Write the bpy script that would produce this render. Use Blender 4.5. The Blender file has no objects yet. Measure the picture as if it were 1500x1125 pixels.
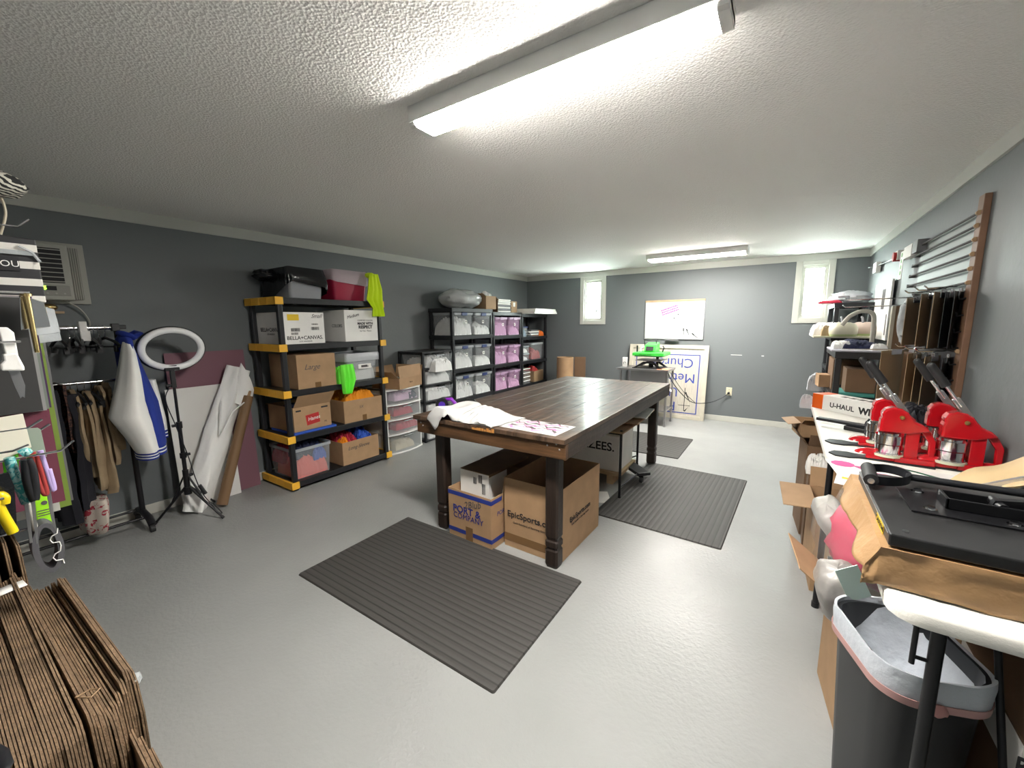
import bpy, bmesh, math, random
from mathutils import Vector, Matrix, noise
random.seed(7)
PI = math.pi
C = bpy.context.scene.collection
SC = bpy.context.scene

# ------------------------------------------------------------------ camera
CAMX, CAMZ = 4.299, 1.55
F, YAW, PITCH, ROLL = 596.67, 0.58926, 0.14928, -0.00889
def cam_setup():
    cd = bpy.data.cameras.new('camera'); co = bpy.data.objects.new('camera', cd); C.objects.link(co)
    fwd = Vector((-math.sin(YAW)*math.cos(PITCH), math.cos(YAW)*math.cos(PITCH), -math.sin(PITCH)))
    right = Vector((math.cos(YAW), math.sin(YAW), 0)); up = right.cross(fwd)
    r = right*math.cos(ROLL)+up*math.sin(ROLL); u = -right*math.sin(ROLL)+up*math.cos(ROLL)
    m = Matrix((r, u, -fwd)).transposed().to_4x4(); m.translation = (CAMX, 0, CAMZ)
    co.matrix_world = m
    cd.sensor_width = 36; cd.lens = F/1500*36; cd.clip_start = .02
    SC.camera = co
cam_setup()
# ------------------------------------------------------------------ view, world
SC.view_settings.view_transform = 'Standard'; SC.view_settings.look = 'None'
SC.view_settings.exposure = 2.68; SC.view_settings.gamma = 1; SC.view_settings.use_curve_mapping = False
w = bpy.data.worlds.new('world'); SC.world = w; w.use_nodes = True
bg = w.node_tree.nodes['Background']; bg.inputs[0].default_value = (.86, 1, .95, 1); bg.inputs[1].default_value = 16.0
LAMP_NEAR, LAMP_FAR = 33.0, 27.0

D, W, HC, HT = 6.995, 5.131, 2.344, 2.434
Y0 = -0.2
# daylight portals at the two window openings
for wx0, wx1 in ((1.22, 1.55), (4.43, 4.72)):
    ld = bpy.data.lights.new('window_portal', 'AREA'); ld.shape = 'RECTANGLE'; ld.size = wx1-wx0; ld.size_y = .70
    ld.cycles.is_portal = True
    lo = bpy.data.objects.new('window_portal', ld); C.objects.link(lo)
    lo.location = ((wx0+wx1)/2, D+.09, 1.93); lo.rotation_euler = (-PI/2, 0, 0)

# ------------------------------------------------------------------ materials
def mat(name, col, rough=.6, metal=0., bump=0., bscale=60., var=0., vscale=6., coat=0., alpha=1., emit=0., spec=None, sheen=0., aniso=None):
    m = bpy.data.materials.new(name); m.use_nodes = True
    nt = m.node_tree; b = nt.nodes['Principled BSDF']
    c = (col[0], col[1], col[2], 1)
    b.inputs['Base Color'].default_value = c; b.inputs['Roughness'].default_value = rough; b.inputs['Metallic'].default_value = metal
    if spec is not None: b.inputs['Specular IOR Level'].default_value = spec
    if coat: b.inputs['Coat Weight'].default_value = coat; b.inputs['Coat Roughness'].default_value = .15
    if sheen: b.inputs['Sheen Weight'].default_value = sheen
    if emit: b.inputs['Emission Color'].default_value = c; b.inputs['Emission Strength'].default_value = emit
    tc = nt.nodes.new('ShaderNodeTexCoord')
    if var:
        n = nt.nodes.new('ShaderNodeTexNoise'); n.inputs['Scale'].default_value = vscale; n.inputs['Detail'].default_value = 6
        mp = nt.nodes.new('ShaderNodeMapping')
        if aniso: mp.inputs['Scale'].default_value = aniso
        nt.links.new(tc.outputs['Object'], mp.inputs[0]); nt.links.new(mp.outputs[0], n.inputs['Vector'])
        r = nt.nodes.new('ShaderNodeValToRGB'); r.color_ramp.elements[0].position = .3; r.color_ramp.elements[1].position = .7
        r.color_ramp.elements[0].color = tuple(x*(1-var) for x in col)+(1,); r.color_ramp.elements[1].color = tuple(min(1, x*(1+var)) for x in col)+(1,)
        nt.links.new(n.outputs[0], r.inputs[0]); nt.links.new(r.outputs[0], b.inputs['Base Color'])
    if bump:
        n = nt.nodes.new('ShaderNodeTexNoise'); n.inputs['Scale'].default_value = bscale; n.inputs['Detail'].default_value = 4
        nt.links.new(tc.outputs['Object'], n.inputs['Vector'])
        bp = nt.nodes.new('ShaderNodeBump'); bp.inputs['Strength'].default_value = bump; bp.inputs['Distance'].default_value = .01
        nt.links.new(n.outputs[0], bp.inputs['Height']); nt.links.new(bp.outputs[0], b.inputs['Normal'])
    if alpha < 1:
        tr = nt.nodes.new('ShaderNodeBsdfTransparent'); mx = nt.nodes.new('ShaderNodeMixShader'); mx.inputs[0].default_value = alpha
        nt.links.new(tr.outputs[0], mx.inputs[1]); nt.links.new(b.outputs[0], mx.inputs[2])
        nt.links.new(mx.outputs[0], nt.nodes['Material Output'].inputs[0])
    return m
def stripes(name, ca, cb, scale, axis='X', rough=.7, duty=.5, metal=0, dist=0, bump=0, soft=.02):
    m = mat(name, ca, rough, metal); nt = m.node_tree; b = nt.nodes['Principled BSDF']
    tc = nt.nodes.new('ShaderNodeTexCoord'); wv = nt.nodes.new('ShaderNodeTexWave'); wv.bands_direction = axis
    wv.inputs['Scale'].default_value = scale; wv.inputs['Distortion'].default_value = dist; wv.inputs['Detail'].default_value = 2 if dist else 0
    r = nt.nodes.new('ShaderNodeValToRGB'); r.color_ramp.elements[0].position = duty-soft; r.color_ramp.elements[1].position = duty+soft
    r.color_ramp.elements[0].color = (*ca, 1); r.color_ramp.elements[1].color = (*cb, 1)
    nt.links.new(tc.outputs['Object'], wv.inputs['Vector']); nt.links.new(wv.outputs['Fac'], r.inputs[0]); nt.links.new(r.outputs[0], b.inputs['Base Color'])
    if bump:
        bp = nt.nodes.new('ShaderNodeBump'); bp.inputs['Strength'].default_value = bump; bp.inputs['Distance'].default_value = .004
        nt.links.new(wv.outputs['Fac'], bp.inputs['Height']); nt.links.new(bp.outputs[0], b.inputs['Normal'])
    return m
def spots(name, ca, cb, scale, thr=.45, rough=.8):
    m = mat(name, ca, rough); nt = m.node_tree; b = nt.nodes['Principled BSDF']
    tc = nt.nodes.new('ShaderNodeTexCoord'); v = nt.nodes.new('ShaderNodeTexNoise'); v.inputs['Scale'].default_value = scale; v.inputs['Detail'].default_value = 3; v.inputs['Distortion'].default_value = 1.5
    r = nt.nodes.new('ShaderNodeValToRGB'); r.color_ramp.interpolation = 'CONSTANT'; r.color_ramp.elements[0].color = (*ca, 1); r.color_ramp.elements[1].position = thr; r.color_ramp.elements[1].color = (*cb, 1)
    nt.links.new(tc.outputs['Object'], v.inputs['Vector']); nt.links.new(v.outputs[0], r.inputs[0]); nt.links.new(r.outputs[0], b.inputs['Base Color'])
    return m

M = {}
M['wall'] = mat('wall_paint', (.150, .166, .172), .55, bump=.12, bscale=25)
M['trim'] = mat('trim_paint', (.50, .51, .47), .45)
M['winframe'] = mat('window_frame_paint', (.55, .55, .50), .4)
M['white'] = mat('white_plastic', (.82, .82, .80), .4)
M['paper'] = mat('white_paper', (.85, .84, .81), .7)
M['black'] = mat('black_plastic', (.012, .013, .016), .42)
M['blackmetal'] = mat('black_metal', (.012, .012, .014), .35, .3)
M['yellow'] = mat('yellow_plastic', (.92, .50, .045), .45)
M['kraft'] = mat('cardboard', (.40, .25, .135), .75, var=.09, vscale=9, bump=.05, bscale=90)
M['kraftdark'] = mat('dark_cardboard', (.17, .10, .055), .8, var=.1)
M['tan'] = mat('tan_cardboard', (.38, .25, .14), .75, var=.06)
M['whitecard'] = mat('white_cardboard', (.84, .83, .80), .65, var=.05)
M['tape'] = mat('packing_tape', (.25, .14, .06), .25, alpha=.75)
M['ink'] = mat('black_ink', (.015, .015, .018), .7)
M['inkgrey'] = mat('grey_ink', (.10, .09, .09), .7)
M['inkblue'] = mat('blue_ink', (.025, .035, .22), .7)
M['clear'] = mat('clear_plastic', (.62, .66, .68), .2, alpha=.17)
M['clearpink'] = mat('pink_clear_plastic', (.66, .40, .62), .22, alpha=.26)
M['lidclear'] = mat('lid_plastic', (.62, .66, .69), .3, alpha=.42)
M['lidpink'] = mat('pink_lid_plastic', (.66, .46, .66), .3, alpha=.5)
M['latch'] = mat('blue_latch', (.03, .05, .16), .35)
M['chrome'] = mat('chrome', (.75, .75, .76), .12, 1)
M['steel'] = mat('steel', (.42, .42, .43), .33, .9)
M['alu'] = mat('aluminium', (.55, .56, .58), .35, .8)
M['cloth_white'] = mat('white_cloth', (.86, .86, .85), .9, bump=.15, bscale=40)
M['cloth_pink'] = mat('pink_cloth', (.72, .50, .68), .9)
M['cloth_black'] = mat('black_cloth', (.012, .012, .018), .9)
M['cloth_navy'] = mat('navy_cloth', (.015, .02, .06), .9)
M['cloth_orange'] = mat('orange_cloth', (.85, .30, .01), .85)
M['cloth_green'] = mat('neon_green_cloth', (.18, .95, .06), .8)
M['cloth_yellow'] = mat('neon_yellow_cloth', (.68, .90, .02), .8)
M['cloth_red'] = mat('red_cloth', (.45, .02, .05), .85)
M['cloth_coral'] = mat('coral_cloth', (.72, .14, .11), .85)
M['cloth_blue'] = mat('blue_cloth', (.03, .10, .50), .85)
M['cloth_cream'] = mat('cream_cloth', (.58, .52, .40), .9)
M['cloth_royal'] = mat('royal_blue_cloth', (.010, .03, .26), .8)
M['cloth_brown'] = mat('tan_kraft_cloth', (.34, .25, .15), .85, var=.12, vscale=12)
M['bagblack'] = mat('black_bag_film', (.01, .011, .013), .18, bump=.6, bscale=18)
M['bagclear'] = mat('clear_bag_film', (.62, .66, .68), .15, bump=.7, bscale=22, alpha=.55)
M['liner'] = mat('white_liner_film', (.60, .62, .66), .25, bump=.5, bscale=30, alpha=.80)
M['red'] = mat('red_enamel', (.46, .006, .012), .22, coat=.4)
M['maroon'] = mat('maroon_plastic', (.36, .012, .05), .35)
M['green'] = mat('green_enamel', (.05, .52, .06), .35)
M['wood_dark'] = mat('dark_stained_wood', (.022, .013, .009), .5, var=.45, vscale=5, aniso=(14, 14, 1), bump=.25, bscale=30)
M['wood_apron'] = mat('stained_apron_wood', (.085, .042, .018), .4, var=.5, vscale=4, aniso=(1, 8, 14), bump=.2, bscale=30)
M['wood_side'] = mat('worn_side_wood', (.045, .032, .024), .45, var=.4, vscale=4, aniso=(8, 1, 14), bump=.2, bscale=30)
M['wood_post'] = mat('brown_post_wood', (.20, .11, .065), .6, var=.15, vscale=8)
M['wood_pale'] = mat('pale_wood', (.45, .32, .19), .6, var=.15, vscale=8)
M['rubber'] = mat('black_rubber', (.015, .015, .016), .6)
M['folding'] = mat('folding_table_plastic', (.80, .78, .72), .42, bump=.1, bscale=150)
M['board_pink'] = mat('mauve_board', (.22, .10, .13), .6)
M['board_white'] = mat('white_foam_board', (.80, .79, .76), .5)
M['whiteboard'] = mat('whiteboard_surface', (.58, .60, .62), .25)
M['masonite'] = mat('clipboard_hardboard', (.36, .26, .16), .55, var=.08)
M['masonite_dark'] = mat('dark_hardboard', (.13, .075, .04), .6, var=.1)
M['teal'] = mat('teal_fabric', (.06, .30, .26), .7)
M['railblack'] = mat('black_rail_paint', (.02, .015, .013), .7)
M['grey'] = mat('grey_plastic', (.16, .16, .17), .5)
M['putty'] = mat('putty_plastic', (.40, .39, .35), .5)
M['cream'] = mat('cream_plastic', (.60, .58, .45), .35)
M['labelyellow'] = mat('yellow_sticker', (.80, .55, .02), .5)
M['labelred'] = mat('red_print', (.45, .02, .02), .6)
M['orange'] = mat('orange_print', (.85, .13, .01), .5)
M['magenta'] = mat('magenta_print', (.80, .08, .30), .6)
M['pinkprint'] = mat('pink_print', (.62, .20, .42), .6)
M['brass'] = mat('brass', (.75, .55, .25), .22, 1)
M['kraftpaper'] = mat('brown_wrapping_paper', (.36, .215, .10), .5, var=.12, vscale=5, bump=.9, bscale=12)

# floor: glossy grey paint with worn specks
def floor_mat():
    m = mat('grey_floor_paint', (.30, .308, .302), .3, var=.07, vscale=1.3, coat=.18); nt = m.node_tree; b = nt.nodes['Principled BSDF']
    tc = nt.nodes.new('ShaderNodeTexCoord')
    n = nt.nodes.new('ShaderNodeTexNoise'); n.inputs['Scale'].default_value = 48; n.inputs['Detail'].default_value = 8
    n2 = nt.nodes.new('ShaderNodeTexNoise'); n2.inputs['Scale'].default_value = 2.2; n2.inputs['Detail'].default_value = 5
    nt.links.new(tc.outputs['Object'], n.inputs['Vector']); nt.links.new(tc.outputs['Object'], n2.inputs['Vector'])
    bp = nt.nodes.new('ShaderNodeBump'); bp.inputs['Strength'].default_value = .32; bp.inputs['Distance'].default_value = .01
    nt.links.new(n.outputs[0], bp.inputs['Height']); nt.links.new(bp.outputs[0], b.inputs['Normal']); nt.links.new(bp.outputs[0], b.inputs['Coat Normal'])
    mr = nt.nodes.new('ShaderNodeMapRange'); mr.inputs[1].default_value = .3; mr.inputs[2].default_value = .7; mr.inputs[3].default_value = .36; mr.inputs[4].default_value = .54
    nt.links.new(n2.outputs[0], mr.inputs[0]); nt.links.new(mr.outputs[0], b.inputs['Roughness'])
    return m
M['floor'] = floor_mat()
def ceil_mat():
    m = mat('popcorn_ceiling', (.80, .79, .765), .8); nt = m.node_tree; b = nt.nodes['Principled BSDF']
    tc = nt.nodes.new('ShaderNodeTexCoord'); v = nt.nodes.new('ShaderNodeTexVoronoi'); v.inputs['Scale'].default_value = 95
    n = nt.nodes.new('ShaderNodeTexNoise'); n.inputs['Scale'].default_value = 130; n.inputs['Detail'].default_value = 5
    ad = nt.nodes.new('ShaderNodeMath'); ad.operation = 'ADD'
    nt.links.new(tc.outputs['Object'], v.inputs['Vector']); nt.links.new(tc.outputs['Object'], n.inputs['Vector'])
    nt.links.new(v.outputs['Distance'], ad.inputs[0]); nt.links.new(n.outputs[0], ad.inputs[1])
    bp = nt.nodes.new('ShaderNodeBump'); bp.inputs['Strength'].default_value = .5; bp.inputs['Distance'].default_value = .006
    nt.links.new(ad.outputs[0], bp.inputs['Height']); nt.links.new(bp.outputs[0], b.inputs['Normal'])
    return m
M['ceiling'] = ceil_mat()
M['mat_rib'] = stripes('ribbed_rubber', (.022, .021, .020), (.052, .050, .047), 7.6, 'Y', .62, .10, soft=.08, bump=.5)
M['zebra'] = stripes('zebra_plush', (.02, .02, .02), (.62, .60, .52), 28, 'DIAGONAL', .95, .5, dist=4)
M['bw'] = stripes('black_white_stripes', (.015, .015, .018), (.72, .70, .65), 5.2, 'Z', .5, .62)
M['leopard'] = spots('leopard_print', (.12, .05, .035), (.02, .01, .01), 30, .5)
M['floral'] = spots('floral_print', (.55, .48, .42), (.35, .03, .05), 22, .56)
M['tealglit'] = spots('teal_mottled', (.05, .35, .36), (.35, .62, .60), 70, .5, .3)
M['corrug'] = stripes('corrugated_edge', (.19, .115, .06), (.30, .20, .115), 30, 'Z', .85, .5, soft=.3)
M['corrug2'] = mat('box_edge_cardboard', (.20, .13, .075), .9, var=.35, vscale=20, bump=.5, bscale=120)
def top_mat():
    m = mat('stained_plank_top', (.078, .046, .028), .46, var=.6, vscale=3.2, aniso=(9, 1.1, 1), bump=.7, bscale=11, coat=.12)
    return m
M['plank'] = top_mat()
M['glass'] = mat('window_glass', (.85, .92, .88), .15, alpha=.30)
lens = mat('lamp_lens', (1, .955, .89), .4, emit=LAMP_NEAR); M['lens'] = lens
M['lensfar'] = mat('far_lamp_lens', (1, .955, .89), .4, emit=LAMP_FAR)
M['led'] = mat('green_led', (.35, 1, .05), .4, emit=.8)

# ------------------------------------------------------------------ mesh helpers
class MB:
    def __init__(s): s.v = []; s.f = []; s.mi = []; s.sm = []
    def add(s, vs, fs, mi=0, T=None, smooth=False):
        o = len(s.v)
        for p in vs:
            p = Vector(p)
            if T is not None: p = T @ p
            s.v.append(p)
        for f in fs: s.f.append([i+o for i in f]); s.mi.append(mi); s.sm.append(smooth)
        return s
    def box(s, x0, x1, y0, y1, z0, z1, mi=0, T=None):
        vs = [(x, y, z) for z in (z0, z1) for y in (y0, y1) for x in (x0, x1)]
        return s.add(vs, [(0, 2, 3, 1), (4, 5, 7, 6), (0, 1, 5, 4), (2, 6, 7, 3), (0, 4, 6, 2), (1, 3, 7, 5)], mi, T)
    def loft(s, secs, mi=0, T=None, smooth=True, caps=True, close=True):
        n = len(secs[0]); vs = [p for q in secs for p in q]; fs = []
        for i in range(len(secs)-1):
            for j in range(n if close else n-1):
                k = (j+1) % n; fs.append((i*n+j, i*n+k, (i+1)*n+k, (i+1)*n+j))
        s.add(vs, fs, mi, T, smooth)
        if caps:
            o = len(s.v)-len(vs)
            s.f.append([o+j for j in reversed(range(n))]); s.mi.append(mi); s.sm.append(False)
            s.f.append([o+(len(secs)-1)*n+j for j in range(n)]); s.mi.append(mi); s.sm.append(False)
        return s
    def cyl(s, p, q, r, r2=None, n=14, mi=0, T=None, caps=True):
        p = Vector(p); q = Vector(q); r2 = r if r2 is None else r2; d = (q-p).normalized()
        a = d.orthogonal().normalized(); b = d.cross(a)
        ring = lambda c, R: [c+a*R*math.cos(2*PI*i/n)+b*R*math.sin(2*PI*i/n) for i in range(n)]
        return s.loft([ring(p, r), ring(q, r2)], mi, T, True, caps)
    def tube(s, pts, r, n=8, mi=0, T=None, closed=False):
        pts = [Vector(p) for p in pts]; secs = []; up = None; m = len(pts)
        for i, p in enumerate(pts):
            if closed: d = (pts[(i+1) % m]-pts[i-1]).normalized()
            else: d = (pts[min(i+1, m-1)]-pts[max(i-1, 0)]).normalized()
            a = d.orthogonal().normalized() if up is None else (up-d*up.dot(d)).normalized()
            up = a; b = d.cross(a); R = r[i] if isinstance(r, (list, tuple)) else r
            secs.append([p+a*R*math.cos(2*PI*k/n)+b*R*math.sin(2*PI*k/n) for k in range(n)])
        if closed: secs.append(secs[0]); return s.loft(secs, mi, T, True, False)
        return s.loft(secs, mi, T, True, True)
    def prism(s, poly, axis, a, b, mi=0, T=None, smooth=False):
        def pt(u, v, t): return {'x': (t, u, v), 'y': (u, t, v), 'z': (u, v, t)}[axis]
        return s.loft([[pt(u, v, a) for u, v in poly], [pt(u, v, b) for u, v in poly]], mi, T, smooth, True)
    def ball(s, c, r, sx=1, sy=1, sz=1, n=14, m=9, mi=0, T=None, fn=None):
        secs = []
        for i in range(m+1):
            t = PI*(i+.02)/(m+.04)
            row = []
            for j in range(n):
                a = 2*PI*j/n; d = Vector((math.sin(t)*math.cos(a), math.sin(t)*math.sin(a), -math.cos(t)))
                k = r*(fn(d) if fn else 1)
                row.append((c[0]+d.x*sx*k, c[1]+d.y*sy*k, c[2]+d.z*sz*k))
            secs.append(row)
        return s.loft(secs, mi, T, True, True)
def setp(o, label=None, cat=None, group=None, kind=None):
    if label: o['label'] = label
    if cat: o['category'] = cat
    if group: o['group'] = group
    if kind: o['kind'] = kind
    return o
def obj(name, mb, mats, parent=None, label=None, bevel=0, loc=None, rot=None, sub=0):
    me = bpy.data.meshes.new(name); me.from_pydata([tuple(v) for v in mb.v], [], mb.f)
    for p, mi, sm in zip(me.polygons, mb.mi, mb.sm): p.material_index = mi; p.use_smooth = sm
    if not isinstance(mats, (list, tuple)): mats = [mats]
    for m in mats: me.materials.append(M[m] if isinstance(m, str) else m)
    bm = bmesh.new(); bm.from_mesh(me); bmesh.ops.recalc_face_normals(bm, faces=bm.faces); bm.to_mesh(me); bm.free()
    if any(mb.sm): me.set_sharp_from_angle(angle=.95)
    o = bpy.data.objects.new(name, me); C.objects.link(o)
    if parent is not None: o.parent = parent
    if loc is not None: o.location = loc
    if rot is not None: o.rotation_euler = rot
    if label: o['label'] = label
    if bevel:
        b = o.modifiers.new('bevel', 'BEVEL'); b.width = bevel; b.segments = 2; b.limit_method = 'ANGLE'; b.angle_limit = .7
    if sub:
        b = o.modifiers.new('subdivision', 'SUBSURF'); b.levels = sub; b.render_levels = sub
    return o
def thing(name, label, cat, loc=(0, 0, 0), rz=0, group=None):
    o = bpy.data.objects.new(name, None); C.objects.link(o); o.location = loc; o.rotation_euler = (0, 0, rz); o.empty_display_size = .1
    return setp(o, label, cat, group)
def struct(name, mb, m, bevel=0):
    return setp(obj(name, mb, m, bevel=bevel), kind='structure')
def copy_tree(o, parent=None, loc=None, label=None, rz=None):
    c = o.copy(); C.objects.link(c); c.parent = parent
    if loc is not None: c.location = loc
    if rz is not None: c.rotation_euler = (0, 0, rz)
    if label: c['label'] = label
    for ch in list(o.children): copy_tree(ch, c)
    return c
FACE = {'+x': (PI/2, 0, PI/2), '-x': (PI/2, 0, -PI/2), '-y': (PI/2, 0, 0), '+y': (PI/2, 0, PI), '+z': (0, 0, 0)}
def text(s, size, loc, face, m, parent, name='lettering', spin=0, shear=0, bold=0, sx=1, pre=None):
    cu = bpy.data.curves.new('txt', 'FONT'); cu.body = s; cu.size = size; cu.align_x = 'CENTER'; cu.align_y = 'CENTER'
    cu.shear = shear; cu.offset = bold; cu.extrude = .0004; cu.resolution_u = 3
    t = bpy.data.objects.new('txt', cu); C.objects.link(t)
    bpy.context.view_layer.update()
    me = bpy.data.meshes.new_from_object(t.evaluated_get(bpy.context.evaluated_depsgraph_get()))
    bpy.data.objects.remove(t); bpy.data.curves.remove(cu)
    me.name = name; me.materials.clear(); me.materials.append(M[m])
    o = bpy.data.objects.new(name, me); C.objects.link(o); o.parent = parent
    from mathutils import Euler
    R = Euler(FACE[face]).to_matrix() @ Matrix.Rotation(spin, 3, 'Z') @ Matrix.Diagonal((sx, 1, 1))
    o.matrix_local = (pre or Matrix()) @ Matrix.Translation(loc) @ R.to_4x4()
    return o
def rrect(sx, sy, r, z, cx=0, cy=0, n=4):
    pts = []
    for (ax, ay, a0) in ((1, 1, 0), (-1, 1, PI/2), (-1, -1, PI), (1, -1, 1.5*PI)):
        for i in range(n+1):
            a = a0+PI/2*i/n
            pts.append((cx+ax*(sx/2-r)+r*math.cos(a), cy+ay*(sy/2-r)+r*math.sin(a), z))
    return pts
def ns(x, y, z=0, k=1.): return noise.noise(Vector((x*k, y*k, z*k)))
def heap_mb(sx, sy, h, seed=0, n=40, fold=1., flat=.35, k=1.):
    """a heap of crumpled garments: grid dome with flowing folds, closed below"""
    mb = MB(); vs = []; fs = []
    for i in range(n+1):
        for j in range(n+1):
            u = 2*i/n-1; v = 2*j/n-1
            e = max(0, 1-max(abs(u), abs(v))**4)
            a_ = ns(u*1.3*k+seed, v*1.3*k, seed*1.7); b_ = ns(u*2.1*k+seed*2, v*2.3*k, 3+seed)
            r = math.sqrt(abs(math.sin(PI*(a_*3.2+b_*.7)))); r2 = math.sqrt(abs(math.sin(PI*(b_*3.5+a_))))
            lump = .5+.9*ns(u*1.1*k, v*1.2*k, seed*2.3+1)
            z = h*(e**.45)*(.42+.28*lump+.26*r*fold+.16*r2*fold)
            vs.append((u*sx/2*(1+.03*ns(u*5, v*5, seed)), v*sy/2*(1+.03*ns(v*5, u*5, seed+4)), max(.002, z)))
    N = n+1
    for i in range(n):
        for j in range(n): fs.append((i*N+j, (i+1)*N+j, (i+1)*N+j+1, i*N+j+1))
    rim = [(i*N) for i in range(N)]+[(n*N+j) for j in range(1, N)]+[(i*N+n) for i in range(n-1, -1, -1)]+[j for j in range(n-1, 0, -1)]
    mb.add(vs, fs, 0, None, True)
    b = len(mb.v)
    for q in rim: p = mb.v[q]; mb.v.append(Vector((p.x, p.y, 0)))
    m = len(rim)
    for k2 in range(m):
        mb.f.append([rim[k2], rim[(k2+1) % m], b+(k2+1) % m, b+k2]); mb.mi.append(0); mb.sm.append(False)
    mb.f.append([b+i for i in range(m)]); mb.mi.append(0); mb.sm.append(False)
    return mb
def heap(name, label, cat, m, loc, sx, sy, h, seed=0, rz=0, kind='stuff', **k):
    o = obj(name, heap_mb(sx, sy, h, seed, **k), m, loc=loc, rot=(0, 0, rz)); return setp(o, label, cat, kind=kind)
def drape_mb(prof, amp=.02, th=.008, nw=26, folds=5, seed=0, skew=0):
    """hanging cloth in the x-z plane (normal y). prof: list of (z, x0, x1)"""
    front = []; back = []
    rows = []
    for a in range(len(prof)-1):
        for t in range(6):
            q = t/6; rows.append([prof[a][i]*(1-q)+prof[a+1][i]*q for i in range(3)])
    rows.append(list(prof[-1]))
    for (z, x0, x1) in rows:
        loop = []
        dep = (rows[0][0]-z)/max(.01, rows[0][0]-rows[-1][0])
        for j in range(nw+1):
            u = j/nw; x = x0+(x1-x0)*u
            y = amp*(.3+.7*dep)*math.sin(u*folds*2*PI+seed+1.2*ns(z*3, u*2, seed))+amp*.6*ns(u*4, z*6, seed)+skew*dep
            loop.append((x, y, z))
        back_l = [(x, y+th, z) for (x, y, z) in reversed(loop)]
        front.append(loop+back_l)
    mb = MB(); mb.loft(front, 0, None, True, True); return mb
def carton(name, label, loc, rz, sx, sy, sz, m='kraft', flaps=(), closed=False, flap_len=None, cat='cardboard box', tape=True, inner=None, group=None):
    """origin at base centre; flaps: (side, angle) 0=upright, + = outward"""
    t = thing(name, label, cat, loc, rz, group)
    b = MB(); th = .005; hx, hy = sx/2, sy/2
    if closed: b.box(-hx, hx, -hy, hy, 0, sz)
    else:
        b.box(-hx, hx, -hy, hy, 0, th); b.box(-hx, -hx+th, -hy, hy, th, sz); b.box(hx-th, hx, -hy, hy, th, sz)
        b.box(-hx+th, hx-th, -hy, -hy+th, th, sz); b.box(-hx+th, hx-th, hy-th, hy, th, sz)
    obj('body', b, m, t, bevel=.002)
    for fl in flaps:
        side, ang = fl[0], fl[1]; L = fl[2] if len(fl) > 2 else (flap_len or min(sx, sy)/2)
        f = MB(); wdt = sy if side in ('+x', '-x') else sx
        f.box(-wdt/2+.004, wdt/2-.004, -.004, 0, 0, L)
        o = obj('flap', f, m, t)
        R = {'-y': 0, '+x': PI/2, '+y': PI, '-x': -PI/2}[side]
        off = {'-y': (0, -hy, sz), '+y': (0, hy, sz), '+x': (hx, 0, sz), '-x': (-hx, 0, sz)}[side]
        o.matrix_local = Matrix.Translation(off) @ Matrix.Rotation(R, 4, 'Z') @ Matrix.Rotation(math.radians(ang), 4, 'X')
    return t
def tape_strip(t, x0, x1, y0, y1, z0, z1, m='tape', name='tape'):
    return obj(name, MB().box(x0, x1, y0, y1, z0, z1), m, t)
def barcode(t, face, loc, w_, h_, seed=1, name='barcode'):
    r = random.Random(seed); mb = MB(); x = -w_/2
    while x < w_/2:
        a = r.uniform(.0012, .004); mb.box(x, x+a, -h_/2, h_/2, 0, .0006); x += a+r.uniform(.0015, .004)
    o = obj(name, mb, 'ink', t)
    from mathutils import Euler
    o.matrix_local = Matrix.Translation(loc) @ Euler(FACE[face]).to_matrix().to_4x4()
    return o
def tote(name, label, loc, rz, sx, sy, sz, body='clear', rim='lidclear', lid=None, cat='storage bin', tag_face=None, group=None, taper=.88, latch=None, latch_face='+x'):
    t = thing(name, label, cat, loc, rz, group)
    b = MB(); r = .035; th = .004
    secs = [rrect(sx*taper, sy*taper, r*.8, 0), rrect(sx*.97, sy*.97, r, sz*.93), rrect(sx*.97-2*th, sy*.97-2*th, r, sz*.93), rrect(sx*taper-2*th, sy*taper-2*th, r*.8, th)]
    b.loft(secs, 0, None, True, True); obj('body', b, body, t)
    b = MB(); b.loft([rrect(sx*.97-2*th, sy*.97-2*th, r, sz*.93), rrect(sx*.97-2*th, sy*.97-2*th, r, sz), rrect(sx, sy, r, sz), rrect(sx, sy, r, sz*.93-.006), rrect(sx*.97, sy*.97, r, sz*.93-.006)], 0, None, False, False)
    obj('rim', b, rim, t)
    if lid:
        b = MB(); b.loft([rrect(sx*1.02, sy*1.02, r, sz-.012), rrect(sx*1.02, sy*1.02, r, sz+.006), rrect(sx*.94, sy*.94, r, sz+.010), rrect(sx*.90, sy*.90, r, sz+.004)], 0, None, False, True)
        obj('lid', b, lid, t)
    if latch:
        b = MB(); b.box(sx*.50, sx*.50+.014, -sy*.14, sy*.14, sz-.035, sz+.008); obj('latch', b, latch, t, bevel=.003)
    if tag_face:
        dy, dz, wy, hz = tag_face
        zf = dz/sz; xx = sx/2*(taper+(.97-taper)*zf/.93)+.002
        o = obj('sticker', MB().box(0, .002, dy-wy/2, dy+wy/2, dz-hz/2, dz+hz/2), 'paper', t); o.location.x = xx
        o2 = obj('printed_code', MB().box(0, .001, dy-wy*.28, dy+wy*.2, dz-hz*.22, dz+hz*.26), 'inkgrey', t); o2.location.x = xx+.002
    return t
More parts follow.
